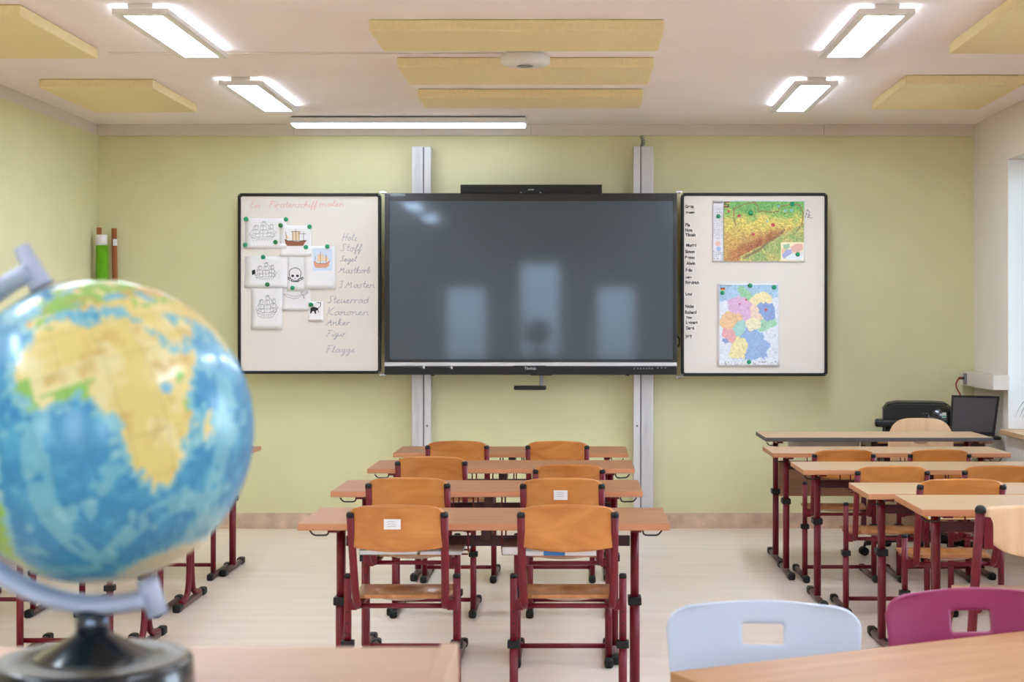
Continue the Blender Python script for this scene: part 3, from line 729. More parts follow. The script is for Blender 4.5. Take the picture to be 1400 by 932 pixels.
part('map_title', text_mesh('map_title', 'SACHSEN', .011, 'ink_black'), t, Vector((wx(974.8, YW), Y-.009, wz(277.6, YW)))+rel(t), UPRIGHT)
STATES = [([(315, 85), (350, 90), (400, 130), (440, 150), (430, 210), (395, 205), (345, 160)], (150, 204, 158)),
 ([(440, 205), (480, 180), (560, 140), (610, 165), (640, 215), (610, 240), (540, 245), (490, 255), (445, 245)], (240, 220, 164)),
 ([(230, 210), (300, 205), (330, 190), (390, 215), (440, 245), (440, 290), (430, 400), (380, 415), (350, 350), (270, 340), (225, 310)], (222, 172, 212)),
 ([(500, 245), (600, 235), (640, 260), (660, 300), (665, 390), (600, 420), (570, 380), (525, 340), (515, 285)], (132, 158, 214)),
 ([(440, 270), (490, 265), (515, 290), (530, 350), (565, 385), (530, 410), (490, 400), (430, 385)], (236, 208, 186)),
 ([(165, 375), (210, 340), (270, 340), (350, 360), (345, 400), (290, 445), (240, 490), (175, 480), (150, 440)], (238, 192, 142)),
 ([(355, 415), (390, 430), (390, 500), (340, 570), (290, 560), (280, 480), (310, 440)], (164, 212, 204)),
 ([(395, 420), (440, 390), (490, 400), (535, 425), (530, 480), (480, 515), (430, 520), (390, 470)], (236, 226, 188)),
 ([(535, 420), (600, 420), (680, 410), (685, 450), (620, 475), (560, 500), (525, 515), (530, 440)], (160, 212, 176)),
 ([(165, 500), (240, 490), (280, 520), (290, 600), (270, 635), (215, 610), (175, 570)], (230, 162, 166)),
 ([(175, 590), (225, 590), (225, 620), (190, 620)], (130, 150, 206)),
 ([(330, 545), (390, 500), (430, 520), (500, 515), (540, 550), (560, 600), (625, 660), (575, 720), (580, 780), (530, 765), (440, 790), (395, 795), (390, 740), (410, 650), (390, 590), (340, 580)], (146, 178, 226)),
 ([(290, 600), (340, 580), (385, 590), (410, 650), (390, 770), (310, 765), (240, 765), (250, 700), (280, 640)], (240, 226, 160))]
def political(px, py):
    u, v = (px-965)*7.165, (py-380)*7.165
    uu = u+(vnoise(u, v, 1/22, 11)-.5)*26; vv = v+(vnoise(u, v, 1/22, 12)-.5)*26
    col = np.broadcast_to(np.array((222, 226, 238.)), u.shape+(3,)).copy()
    col = np.where((vv < 225-.02*uu)[..., None] & ((uu < 300) | (vv < 190))[..., None], (164, 200, 230), col)
    done = np.zeros(u.shape, bool)
    for off in (0, 7, 14):                     # close the seams between neighbouring states
        for ax_, ay_ in (((0, 0),) if not off else ((off, 0), (-off, 0), (0, off), (0, -off))):
            for poly, c in STATES:
                k = inside(uu+ax_, vv+ay_, poly) & ~done
                col = np.where(k[..., None], c, col); done |= k
    n = vnoise(u, v, 1/9, 13)
    col = col*(1-.1*(n > .78)[..., None]); col = col*(.95+.08*vnoise(u, v, 1/16, 14))[..., None]
    for a, b2, r_ in ((588, 310, 14), (395, 212, 10), (330, 255, 8)): col = np.where((np.hypot(u-a, v-b2) < r_)[..., None], (200, 60, 80), col)
    fl = (u > 143) & (u < 187) & (v > 94) & (v < 121)
    col = np.where(fl[..., None], np.where((v < 103)[..., None], (20, 20, 20), np.where((v < 112)[..., None], (200, 40, 40), (236, 196, 40))), col)
    col = np.where(((v > 815) & (u > 150))[..., None] & (vnoise(u, v, 1/8, 15) > .66)[..., None], (160, 164, 176), np.where((v > 812)[..., None], (228, 228, 236), col))
    return np.clip(col, 0, 255)
t, Y = paper(980.5, 1066, 387.3, 501, 0, 'portrait political map with pastel coloured states', 'maps on the right whiteboard', 'wall_map', 'map')
color_grid('map_print', 983.5, 1063.5, 389.3, 498.5, 141, 191, political, Y-.0075, t)
part('map_title', text_mesh('map_title', 'DEUTSCHLAND', .011, 'ink_black'), t, Vector((wx(984.2, YW), Y-.009, wz(391.3, YW)))+rel(t), UPRIGHT)

# round magnets
def magnet(px, py, material, label, group):
    def mk(mm):
        bm = NB(); lathe(bm, [(0, 0), (.0155, 0), (.0155, .005), (.013, .008), (0, .0085)], 20); return fin(bm, 'round_magnet', mm)
    solo('round_magnet', cached('mag'+material, lambda: mk(material)), label, 'magnet', (wx(px, YW), YW-.008, wz(py, YW)), (PI/2, 0, 0), group)
g, dk = 'magnet_green', 'magnet_dark'
GM = 'green magnets on the left whiteboard'
for px, py, m_, lb in ((336.8, 299.3, g, 'green magnet at upper left corner of the pale pencil ship paper'), (391.3, 299.9, g, 'green magnet at upper right corner of the pale pencil ship paper'),
        (384, 308, dk, 'darker green magnet at upper left corner of the brown ship paper'), (377, 331, dk, 'darker green magnet at lower right of the pale pencil ship paper'),
        (335.6, 334.6, g, 'green magnet at lower left corner of the pale pencil ship paper'), (423.5, 310, g, 'green magnet at upper right corner of the brown ship paper'),
        (418.6, 337.8, g, 'green magnet at upper left corner of the blue picture paper'), (447.8, 337, g, 'green magnet at upper right of the blue picture paper'),
        (360.3, 351.4, g, 'green magnet at top of the dark flag ship paper'), (366, 388.8, dk, 'darker green magnet at top of the lowest ship paper'),
        (400.3, 393.5, g, 'green magnet between skull and sabre papers'), (425.5, 416.4, g, 'green magnet at top of the small animal card')):
    magnet(px, py, m_, lb, GM)
GM = 'green magnets on the right whiteboard'
for px, py, lb in ((982, 295.8, 'green magnet on the white legend of the relief map'), (1026, 290.8, 'green magnet on the green upper middle of the relief map'), (1083, 279, 'green magnet at upper right corner of the relief map'),
        (1090.3, 347.6, 'green magnet at lower right of the relief map, on its inset'), (1025.4, 390.2, 'green magnet at top middle of the pastel map'), (1058.2, 392.5, 'green magnet at upper right corner of the pastel map'),
        (987.5, 400, 'green magnet at upper left of the pastel map, under the flag'), (1024, 494.5, 'green magnet at bottom middle of the pastel map')):
    magnet(px, py, g, lb, GM)
# name strips
NM = [('Greta', 936.5, 284.2, 12, 0), ('Franziska', 938, 291.6, 12, 0), ('Pia', 937, 309.3, 6.5, 0), ('Nora', 936.7, 316.5, 10, 0), ('Tikvah', 937, 323, 14, 0), ('Muriel', 938, 337.2, 14, 0), ('Simon', 936.8, 345.8, 13, 0), ('Benno', 936.4, 353.8, 13.5, 0),
      ('Alwin', 938.6, 361.9, 12, 0), ('Felix', 937.4, 371.3, 9.5, 0), ('Lukas', 937.4, 380.2, 8.5, 0), ('Friedrich', 937, 388.2, 19, 0), ('Loui', 937.2, 403.6, 9, 0), ('Niclas', 936.8, 420.6, 12, 0), ('Richard', 936.4, 428.8, 16, 0), ('Titus', 938, 435.2, 8.5, 0), ('Lennart', 937.6, 442.6, 16.5, 0), ('Darek', 937.8, 450.4, 12, 0), ('Joey', 937.6, 461.4, 9, .12)]
ORD = ['topmost', 'second', 'third', 'fourth', 'fifth', 'sixth', 'seventh', 'eighth', 'ninth', 'tenth', 'eleventh', 'twelfth', 'thirteenth', 'fourteenth', 'fifteenth', 'sixteenth', 'third from bottom', 'second from bottom', 'lowest, tilted']
for i, (s, px, base, wid, tilt) in enumerate(NM):
    small = s in ('Franziska', 'Lukas', 'Titus')
    t = thing('name_strip', '%s name strip in the column on the right whiteboard' % (ORD[i]+(' small' if small else '')), 'name strip', (wx(px, YW), YW+.0045, wz(base, YW)), 0, 'printed name strips on the right whiteboard')
    t.rotation_euler = (0, -tilt, 0)
    L_ = wid*YW/F
    part('strip', boxm('strip', 'strip_white', -.006, L_+.01, -.0012, .0012, -.009, .024), t)
    me = text_mesh('printed_name', s, .031 if not small else .02, 'ink_black', bold=.0012)
    w0 = max(v.co.x for v in me.vertices)
    part('printed_name', me, t, (0, -.0018, 0), UPRIGHT, scale=(L_/w0, 1, 1))

# rolled map and pointer in the far left corner
t = thing('rolled_map', 'rolled bright green wall map with white collar standing in the left corner', 'rolled map', (-3.275, 10.5, 0))
t.rotation_euler = (0, math.radians(-.2), 0)
bm = NB(); tube(bm, [(0, 0, 0.001), (0, 0, wz(311, 10.5))], .017, 12); part('wooden_rod', fin(bm, 'wooden_rod', 'rod_brown'), t)
bm = NB(); tube(bm, [(0.014, 0, wz(335.5, 10.5)), (0.014, 0, wz(321, 10.5))], .04, 24); part('white_collar', fin(bm, 'white_collar', 'paper'), t)
bm = NB(); tube(bm, [(0.02, 0, .55), (0.02, 0, wz(335.5, 10.5))], .041, 24); part('map_roll', fin(bm, 'map_roll', 'map_green'), t)
t = thing('wooden_pointer', 'brown wooden stick with small white tag leaning beside the green rolled map', 'pointer', (wx(164, 10.52), 10.5, 0))
x1_ = wx(150.5, 10.52)-wx(164, 10.52)
bm = NB(); tube(bm, [(0, 0, .002), (x1_, .11, wz(311.5, 10.55))], .019, 8); part('stick', fin(bm, 'stick', 'rod_brown'), t)
bm = NB(); q = .9; box(bm, x1_*q-.004, x1_*q+.022, .11*q-.024, .11*q-.012, wz(336, 10.6), wz(327, 10.6)); part('paper_tag', fin(bm, 'paper_tag', 'paper'), t)

# ------------------------------------------------------------------ school desks
def desk(x0, x1, yf, ztop, label, depth=.47, legs='straight', top='beech_top', edge='beech_edge', group='two seat school desks with maroon frames', panel_back=False, baskets=True, runner_l=.24, inset=.115):
    cx, w = (x0+x1)/2, x1-x0
    t = thing('school_desk', label, 'desk', (cx, yf+depth/2, 0), 0, group)
    h = w/2; d = depth/2; th = .024; zu = ztop-th
    def mktop():
        bm = NB(); fs = box(bm, -h, h, -d, d, zu, ztop, bev=.0025)
        bmesh.ops.recalc_face_normals(bm, faces=bm.faces)
        for f in bm.faces:
            if abs(f.normal.z) < .5: f.material_index = 1
        return fin(bm, 'tabletop', [top, edge])
    part('tabletop', mktop(), t)
    px = h-inset
    dz = ztop-.72
    for s in (-1, 1):
        bm = NB()
        if legs == 'straight':
            tube(bm, [(s*px, -.003, .03), (s*px, -.003, .42)], .0185, 12)
            tube(bm, [(s*px, .034, .03), (s*px, .034, zu-.012)], .0125, 10)
            tube(bm, [(s*px, -.003, .42), (s*px, -.003, zu-.012)], .0155, 12)
        else:
            for q in (-1, 1):
                tube(bm, arc([(s*px, q*.021, zu-.012), (s*px, q*.021, .16), (s*px, q*.05, .05), (s*px, q*(runner_l-.08), .03)], 6), .0155, 10)
        box(bm, s*px-.018, s*px+.018, -d+.05, d-.05, zu-.014, zu-.0005)
        lg = part('leg', fin(bm, 'desk_leg', 'maroon'), t)
        if legs == 'straight':
            part('clamp', cached('dclamp', lambda: boxm('desk_clamp', 'rubber', -.0245, .0245, -.026, .05, -.015, .015, bev=.004)), lg, (s*px, 0, .41))
        bm = NB(); rl = runner_l
        if legs == 'straight': tube(bm, [(s*px, -rl+.03, .018), (s*px, rl-.03, .018)], .0165, 10)
        else: box(bm, s*px-.0145, s*px+.0145, -rl+.07, rl-.07, .003, .03, bev=.005)
        rn = part('runner', fin(bm, 'desk_runner', 'runner_brown'), t)
        for q in (-1, 1):
            def cap():
                bm = NB(); box(bm, -.02, .02, -.035, .035, 0, .04, bev=.011, seg=3); return fin(bm, 'runner_cap', 'rubber')
            part('end_cap', cached('dcap', cap), rn, (s*px, q*(rl-.02), 0))
    part('crossbeam', boxm('crossbeam', 'maroon_dark', -px+.017, px-.017, .012, .03, zu-.09, zu-.052, bev=.002), t)
    part('centre_bracket', boxm('centre_bracket', 'maroon_dark', -.018, .018, -.1, .1, zu-.055, zu-.0005, bev=.003), t)
    # bag hooks under the ends, wire book baskets
    for s in (-1, 1):
        bm = NB(); xb = s*(h-.09)
        tube(bm, arc([(xb, -.12, zu), (xb, -.12, zu-.032), (s*(h-.035), -.12, zu-.032), (s*(h-.022), -.12, zu-.014)], 4), .0032, 6)
        part('bag_hook', fin(bm, 'bag_hook', 'wire_black'), t)
    if baskets:
        for s in (-1, 1):
            bm = NB(); xa, xb = sorted((s*.06, s*(px-.14)))
            for k in range(5):
                xx = xa+(xb-xa)*k/4
                tube(bm, arc([(xx, -.17, zu), (xx, -.16, zu-.092), (xx, .12, zu-.092), (xx, .15, zu)], 3), .0032, 6)
            for yy in (-.155, -.05, .06): tube(bm, [(xa, yy, zu-.094), (xb, yy, zu-.094)], .0032, 6)
            part('book_basket', fin(bm, 'book_basket', 'maroon'), t)
    if panel_back:
        part('modesty_panel', boxm('modesty_panel', 'panel_wood', -px+.03, px-.03, .1, .118, .37, .585, bev=.003), t)
    return t
CENTRE = [(.317, -.985, 5.37, .72, 'nearest'), (.265, -1.037, 6.40, .72, 'second'), (.270, -1.032, 7.47, .714, 'third'), (.270, -1.028, 8.47, .705, 'farthest')]
for xb, xa, yf, zt, w in CENTRE:
    desk(xa, xb, yf, zt, 'beech school desk on maroon legs, %s of the centre row' % w, .47)
RIGHT = [(1.216, 5.45, .76, 'nearest, tallest'), (1.231, 6.55, .693, 'second'), (1.112, 7.62, .693, 'third'), (1.071, 8.5, .702, 'fourth, just before the teacher desk')]
for xa, yf, zt, w in RIGHT:
    desk(xa, xa+1.32, yf, zt, 'beech school desk on maroon legs in the right row, %s' % w, .47, top='beech_glare', runner_l=.235, inset=.105)
desk(-3.19, -1.885, 8.62, .694, 'beech school desk at left farthest back, corner peeping past the globe', .48)
desk(-3.17, -1.86, 7.56, .70, 'left school desk with forked curved legs, middle one behind the globe', .48, 'fork', runner_l=.265)
desk(-3.10, -1.79, 6.52, .70, 'left school desk with forked curved legs, nearest one behind the globe', .48, 'fork', runner_l=.265)
desk(1.0916, 2.425, 8.99, .752, 'teacher desk with dark edged top before the swivel chair', .51, top='beech_glare', edge='tabletop_edge_dark', group='teacher furniture', panel_back=True, baskets=False, runner_l=.25, inset=.09)
solo('paper_box', boxm('paper_box', 'pot', wx(1085, 9.1), wx(1176, 9.1), 9.12, 9.36, .66, .727, bev=.008), 'pale grey drawer box hung under the left of the teacher desk', 'box')

# ------------------------------------------------------------------ plywood school chairs
def back_mesh():
    bm = NB(); W, z0, z1 = .172, .655, .80
    def fn(u, v):
        x = (u*2-1); z = z0+(z1-z0)*v
        r = .052; hw = W
        if z > z1-r: hw = W-r+math.sqrt(max(0, r*r-(z-(z1-r))**2))
        if z < z0+.03: hw = W-.018+.6*math.sqrt(max(0, .03**2-(z0+.03-z)**2))
        X = x*hw
        sag = -.014*(1-x*x)*max(0, 1-v*3) + .006*(1-x*x)*v
        return (X, -.118-.03*v-.022*(1-(X/W)**2), z+sag)
    sheet(bm, fn, 18, 16, lambda u, v: (0, .0085, 0), 0, 0)
    return fin(bm, 'chair_backrest', 'plywood_orange')
def seat_mesh():
    bm = NB()
    def fn(u, v):
        y = -.035+.365*v; hw = .146+.03*min(1, v*1.6); x = (u*2-1)
        if v > .8: hw -= .05*((v-.8)/.2)**2
        if v < .1: hw -= .02*((.1-v)/.1)**2
        X = x*hw
        e = math.sqrt((X/.12)**2+((y-.12)/.1)**2)
        dish = -.016*max(0, 1-e**5) if e < 1 else 0
        fall = -.035*max(0, (v-.78)/.22)**2+.012*max(0, (.2-v)/.2)**2
        return (X, y, .466+dish+fall)
    sheet(bm, fn, 22, 26, lambda u, v: (0, 0, -.011), 0, 0)
    return fin(bm, 'chair_seat', 'plywood_seat')
def frame_mesh(s):
    bm = NB()
    tube(bm, arc([(s*.160, -.146, .767), (s*.158, -.10, .62), (s*.156, -.062, .50), (s*.152, -.035, .437), (s*.15, .06, .437), (s*.15, .27, .44)], 5), .0138, 12)
    return fin(bm, 'back_post', 'maroon')
def leg_mesh():
    bm = NB(); tube(bm, [(0, 0, .03), (0, 0, .295)], .0150, 12); tube(bm, [(0, 0, .295), (0, 0, .535)], .0132, 12)
    return fin(bm, 'chair_leg', 'maroon')
def holes_mesh():
    bm = NB()
    for z_ in (.335, .375, .415): tube(bm, [(0, -.0128, z_), (0, -.0142, z_)], .0032, 8)
    return fin(bm, 'leg_holes', 'rubber')
def runner_mesh():
    bm = NB(); tube(bm, [(0, -.05, .018), (0, .34, .018)], .0155, 10); return fin(bm, 'chair_runner', 'runner_brown')
def ccap_mesh():
    bm = NB(); box(bm, -.0185, .0185, -.03, .03, 0, .038, bev=.011, seg=3); return fin(bm, 'chair_cap', 'rubber')
def topcap_mesh(r):
    bm = NB(); lathe(bm, [(0, -.004), (r, -.004), (r, .005), (r*.8, .011), (0, .012)], 14); return fin(bm, 'tube_cap', 'rubber')
def chair(x, yb, top, label, sx=1.0, rz=0.0, group='orange plywood chairs at the school desks'):
    t = thing('school_chair', label, 'chair', (x, yb+.15, 0), rz, group)
    dz = top-.80; K = cached
    bk = part('backrest', K('cb', back_mesh), t, (0, 0, dz), scale=(sx, 1, 1))
    part('seat', K('cs', seat_mesh), t, (0, 0, dz), scale=(sx, 1, 1))
    for yy in (-.018, .2):
        part('seat_rail', K('csr', lambda: (lambda bm: (tube(bm, [(-.15, 0, .437), (.15, 0, .437)], .009, 10), fin(bm, 'seat_rail', 'maroon'))[-1])(NB())), t, (0, yy, dz), scale=(sx, 1, 1))
    for s in (-1, 1):
        bp = part('back_post', K('cf%d' % s, lambda: frame_mesh(s)), t, (0, 0, dz), scale=(sx, 1, 1))
        part('tube_cap', K('tc1', lambda: topcap_mesh(.0142)), bp, (s*.160, -.146, .767), (.3, 0, 0))
        lg = part('leg', K('cl', leg_mesh), t, (s*.1905*sx, 0, 0))
        lg.scale = (1, 1, 1)
        part('tube_cap', K('tc2', lambda: topcap_mesh(.0136)), lg, (0, 0, .535))
        part('clamp', K('cc', lambda: boxm('chair_clamp', 'rubber', -.022, .022, -.02, .02, -.013, .013, bev=.004)), lg, (0, 0, .30))
        part('adjustment_holes', K('ch', holes_mesh), lg)
        part('bracket', K('cbr', lambda: boxm('leg_bracket', 'maroon', -.014, .014, -.012, .03, .42, .455, bev=.003)), lg, (-s*.02, 0, dz))
        rn = part('runner', K('cr', runner_mesh), t, (s*.1905*sx, 0, 0))
        part('end_cap', K('cp', ccap_mesh), rn, (0, -.055, 0)); part('end_cap', K('cp', ccap_mesh), rn, (0, .345, 0))
    part('foot_bar', K('cfb', lambda: (lambda bm: (tube(bm, [(-.1905, .012, .075), (.1905, .012, .075)], .0105, 10), fin(bm, 'foot_bar', 'maroon'))[-1])(NB())), t, scale=(sx, 1, 1))
    return t, bk, dz
PXX = lambda px, Y: wx(px, Y)
CH = [(543, 5.22, .80, 'nearest centre desk, left seat, square white sticker on its back', 1), (776.5, 5.22, .80, 'nearest centre desk, right seat, plain back', 1),
      (557.5, 6.25, .79, 'second centre desk, left seat', 1), (769, 6.25, .788, 'second centre desk, right seat, white sticker on its back', 1),
      (589.5, 7.32, .783, 'third centre desk, left seat', 1), (778, 7.32, .745, 'third centre desk, right seat, set low', 1),
      (625, 8.32, .78, 'farthest centre desk, left seat', 1), (762, 8.32, .78, 'farthest centre desk, right seat', 1),
      (1154, 8.33, .733, 'farthest right row desk, left seat', 1), (1285, 8.33, .733, 'farthest right row desk, right seat', 1),
      (1220.5, 7.35, .735, 'third right row desk, left seat, grey worn top edge', 1.04), (1367, 7.35, .737, 'third right row desk, right seat', 1.04), (1315, 6.23, .787, 'second right row desk, only one in view', 1.05)]
for px, yb, top, w, sx in CH:
    t, bk, dz = chair(wx(px, yb), yb, top, 'orange plywood chair at the '+w, sx)
    if 'sticker' in w:
        far = 'second' in w
        a, b2, c, d = (757, 776, 670, 683) if far else (525, 548, 709.3, 723.3)
        bm = NB(); yy = yb-.026 if not far else yb-.026
        box(bm, wx(a, yy)-t.location.x, wx(b2, yy)-t.location.x, -.181, -.1795, wz(d, yy)-dz, wz(c, yy)-dz)
        st = part('paper_sticker', fin(bm, 'paper_sticker', 'paper'), bk, rot=(0, 0, 0), label='small white paper sticker')
        bm = NB(); xa, za = wx(a, yy)-t.location.x, wz(c, yy)-dz
        for k in range(3):
            ribbon(bm, [(xa+.012, za-.009-.008*k), (xa+.02+.008*k, za-.007-.008*k), (xa+.04, za-.01-.008*k)], -.1815, .0012)
        part('faint_print', fin(bm, 'faint_print', 'ink_grey', False), bk)
for x_, yb, w in ((-2.228, 8.40, 'farthest left desk, right seat'), (-2.23, 7.33, 'middle left desk, right seat'), (-2.85, 7.33, 'middle left desk, left seat'), (-2.18, 6.36, 'nearest left desk, right seat')):
    chair(x_, yb, .78, 'orange plywood chair at the %s, behind the globe' % w)

# pale chair at the nearest right desk: straight slanted posts and a pale oval-cornered back
t = thing('pale_chair', 'pale beech plywood chair with slanted maroon posts at right edge', 'chair', (1.545, 5.30, 0))
for s in (-1, 1):
    bm = NB(); tube(bm, [(s*.19, .08, .02), (s*.19, -.02, .45), (s*.19, -.11, .785)], .0165, 12); lg = part('back_leg', fin(bm, 'back_leg', 'maroon'), t)
    bm = NB(); lathe(bm, [(0, -.004), (.019, -.004), (.019, .008), (.012, .017), (0, .018)], 14); part('tube_cap', fin(bm, 'tube_cap', 'rubber'), lg, (s*.19, -.112, .787), (.25, 0, 0))
    part('back_plate', boxm('back_plate', 'maroon', s*.158-.016, s*.158+.016, -.098, -.092, .655, .765, bev=.002), lg)
    bm = NB(); tube(bm, arc([(s*.17, -.01, .435), (s*.17, .40, .435), (s*.19, .43, .02)], 5), .014, 10); part('front_leg', fin(bm, 'front_leg', 'maroon'), t)
bm = NB()
def fnb(u, v):
    x = u*2-1; z_ = .645+.155*v; hw = .178
    if v > .8: hw -= .03*((v-.8)/.2)**2
    if v < .55: hw -= .075*((.55-v)/.55)**2
    return (x*hw, -.084-.012*v+.018*(x*x)-.018, z_-.018*(1-x*x)*(1-v)+.006*(1-x*x)*v)
sheet(bm, fnb, 16, 14, lambda u, v: (0, .012, 0)); part('backrest', fin(bm, 'pale_back', 'plywood_light'), t)
bm = NB()
def fns(u, v):
    x = u*2-1; hw = .165+.015*v-(.04*((v-.85)/.15)**2 if v > .85 else 0)
    return (x*hw, .0+.40*v, .462-.03*max(0, (v-.8)/.2)**2)
sheet(bm, fns, 12, 14, lambda u, v: (0, 0, -.012)); part('seat', fin(bm, 'pale_seat', 'plywood_light'), t)

# swivel chair of the teacher
t = thing('swivel_chair', 'pale beech swivel chair with rounded back behind the teacher desk', 'chair', (2.09, 9.44, 0), math.radians(-14))
bm = NB(); Wb, z0, z1 = .203, .45, .822
def outl(n=40):
    out = []
    for k in range(n):
        a = 2*PI*k/n; c, s = math.cos(a), math.sin(a)
        out.append((Wb*math.copysign(abs(c)**.55, c), (z0+z1)/2+(z1-z0)/2*math.copysign(abs(s)**.75, s)))
    return out
prism(bm, outl(), 'y', .285, .296, bev=.003)
bk = part('backrest', fin(bm, 'swivel_back', 'plywood_light'), t)
bm = NB(); prism(bm, [(.045*math.cos(2*PI*k/20), .672+.014*math.sin(2*PI*k/20)) for k in range(20)], 'y', .2835, .285); part('grip_hole', fin(bm, 'grip_hole', 'panel_wood'), bk)
bm = NB(); prism(bm, [(p[0]*1.0, p[1]) for p in rrect(-.2, .2, -.22, .2, .08)], 'z', .445, .457, bev=.003); part('seat', fin(bm, 'swivel_seat', 'plywood_light'), t)
bm = NB(); tube(bm, [(0, 0, .09), (0, 0, .25)], .028, 14); tube(bm, [(0, 0, .25), (0, 0, .44)], .016, 12); part('gas_column', fin(bm, 'gas_column', 'black_plastic'), t)
bm = NB(); box(bm, -.03, .03, -.02, .30, .425, .444, bev=.004); box(bm, -.03, .03, .2965, .307, .43, .6, bev=.004); part('back_bracket', fin(bm, 'back_bracket', 'black_plastic'), t)
for k in range(5):
    a = math.radians(200+72*k); c, s = math.cos(a), math.sin(a)
    bm = NB(); tube(bm, [(0, 0, .115), (c*.16, s*.16, .105), (c*.34, s*.34, .08)], [.034, .028, .02], 8); lg = part('base_arm', fin(bm, 'base_arm', 'black_plastic'), t)
    bm = NB(); nx, ny = -s, c
    for q in (-1, 1): tube(bm, [(c*.35+nx*q*.006, s*.35+ny*q*.006, .028), (c*.35+nx*q*.024, s*.35+ny*q*.024, .028)], .027, 14)
    tube(bm, [(c*.34, s*.34, .08), (c*.35, s*.35, .045)], .008, 8)
    part('caster', fin(bm, 'caster', 'rubber'), lg)

# ------------------------------------------------------------------ books in the desk baskets
def book(xa, xb, ya, yb, z0, th, cover, label, tilt=0.0, rz=0.0, band=None):
    cx, cy = (xa+xb)/2, (ya+yb)/2; w, d = (xb-xa)/2, (yb-ya)/2
    t = thing('book', label, 'book', (cx, cy, z0), rz, 'books in the desk baskets'); t.rotation_euler = (tilt, 0, rz)
    bm = NB(); box(bm, -w, w, -d, d, 0, .0015); box(bm, -w, w, -d, d, th-.0015, th); box(bm, -w-.001, -w+.001, -d, d, 0, th); part('cover', fin(bm, 'book_cover', cover), t)
    part('pages', boxm('book_pages', 'paper', -w+.001, w-.003, -d+.003, d-.003, .0015, th-.0015), t)
    if band:
        part('coloured_band', boxm('coloured_band', band, -.055, .02, -d-.0012, -d+.02, .0, th+.0012), t)
zb = .72-.024-.094+.0035
book(-.775, -.57, 5.41, 5.60, zb, .016, 'book_green', 'pale green exercise book in the left basket of the nearest centre desk')
book(-.56, -.415, 5.41, 5.60, zb, .010, 'book_white', 'white magazine beside the green book in the nearest centre desk')
book(-.20, .06, 5.39, 5.60, zb, .014, 'book_white', 'white magazine with blue band in the right basket of the nearest centre desk', band='book_blue')
book(-.272, -.215, 5.40, 5.6, zb, .03, 'book_brown', 'brown book at the left end of the right basket, nearest centre desk')
book(-.73, -.50, 7.52, 7.68, .714-.1145, .02, 'book_brown', 'grey brown book in the left basket of the third centre desk')
book(-.30, -.10, 7.52, 7.68, .714-.1145, .028, 'book_brown', 'grey brown thick book in the right basket of the third centre desk')
book(-.72, -.48, 6.46, 6.64, zb, .014, 'book_white', 'white book in the left basket of the second centre desk')
book(1.405, 1.66, 7.66, 7.86, .693-.1145, .02, 'book_white', 'white book in the left basket of the third right row desk')
book(1.50, 1.78, 6.60, 6.80, .693-.1145, .018, 'book_yellow', 'yellow book in the left basket of the second right row desk')
book(1.51, 1.74, 5.50, 5.7, .76-.1145, .012, 'book_blue', 'blue and white book in the left basket of the nearest right row desk', band='book_white')

# ------------------------------------------------------------------ side table, printer, laptop, cables, wall duct
t = thing('side_table', 'small beech table with maroon frame under printer and laptop by the back wall', 'table', (2.13, 10.2, 0))
ST = .672
bm = NB(); box(bm, -.24, .53, -.33, .33, ST-.024, ST, bev=.003); part('tabletop', fin(bm, 'side_tabletop', 'beech_top'), t)
bm = NB()
for a in ((-.20, .48, -.30, -.275), (-.20, .48, .275, .30), (-.20, -.175, -.275, .275), (.455, .48, -.275, .275)): box(bm, a[0], a[1], a[2], a[3], ST-.075, ST-.0245)
part('apron', fin(bm, 'side_apron', 'maroon_dark'), t)
for sx in (-.19, .47):
    for sy in (-.28, .28):
        bm = NB(); box(bm, sx-.017, sx+.017, sy-.017, sy+.017, 0, ST-.0245, bev=.004); part('leg', fin(bm, 'side_leg', 'maroon_dark'), t)
YP = 10.22
pr = thing('printer', 'black inkjet printer with open paper tray on the side table', 'printer', (wx(1254, YP), YP, ST), math.radians(-10))
zt = wz(549.5, YP)-ST; hw = (wx(1300, YP)-wx(1208, YP))/2
bm = NB(); prism(bm, [(-hw+.0, .012), (hw, .012), (hw, zt-.03), (hw-.04, zt-.005), (hw-.12, zt), (-hw+.09, zt), (-hw+.03, zt-.012), (-hw, zt-.05)], 'y', -.04, .24, bev=.006)
body = part('body', fin(bm, 'printer_body', 'black_plastic'), pr)
bm = NB(); prism(bm, [(-hw, zt*.5), (hw, zt*.5), (hw, zt-.035), (hw-.05, zt-.012), (-hw+.06, zt-.012), (-hw, zt-.05)], 'y', -.13, -.04, bev=.01); part('front_hood', fin(bm, 'printer_hood', 'black_plastic'), pr)
part('output_tray', boxm('output_tray', 'black_plastic', -hw-.055, hw-.1, -.22, -.03, .07, .115, bev=.012), pr)
part('base', boxm('printer_base', 'black_plastic', -hw+.01, hw-.01, -.12, .23, 0, .07, bev=.01), pr)
for k, dx in enumerate((.035, .055, .066)): part('status_light', boxm('status_light', 'grey_plastic', dx-.003, dx+.003, -.132, -.128, zt-.07, zt-.064), pr)
bm = NB(); bmesh.ops.create_uvsphere(bm, u_segments=24, v_segments=16, radius=1, matrix=Matrix.Translation((hw-.055, -.105, .10)) @ Matrix.Diagonal((.135, .07, .112, 1)))
for f in bm.faces: f.smooth = True
for v in bm.verts: v.co.z = max(v.co.z, .001)
part('control_bulge', fin(bm, 'control_bulge', 'black_gloss'), pr)
st = part('energy_sticker', boxm('energy_sticker', 'paper', -.014, .014, -.001, .001, -.017, .017), pr, (hw-.06, -.183, .15), (0, 0, .1))
part('sticker_print', boxm('sticker_print', 'magnet_green', -.012, .012, -.0014, -.001, -.012, -.003), st)
YL = 9.93
lp = thing('laptop', 'open black laptop beside the printer on the side table', 'laptop', (wx(1331, YL), YL, ST), math.radians(-6))
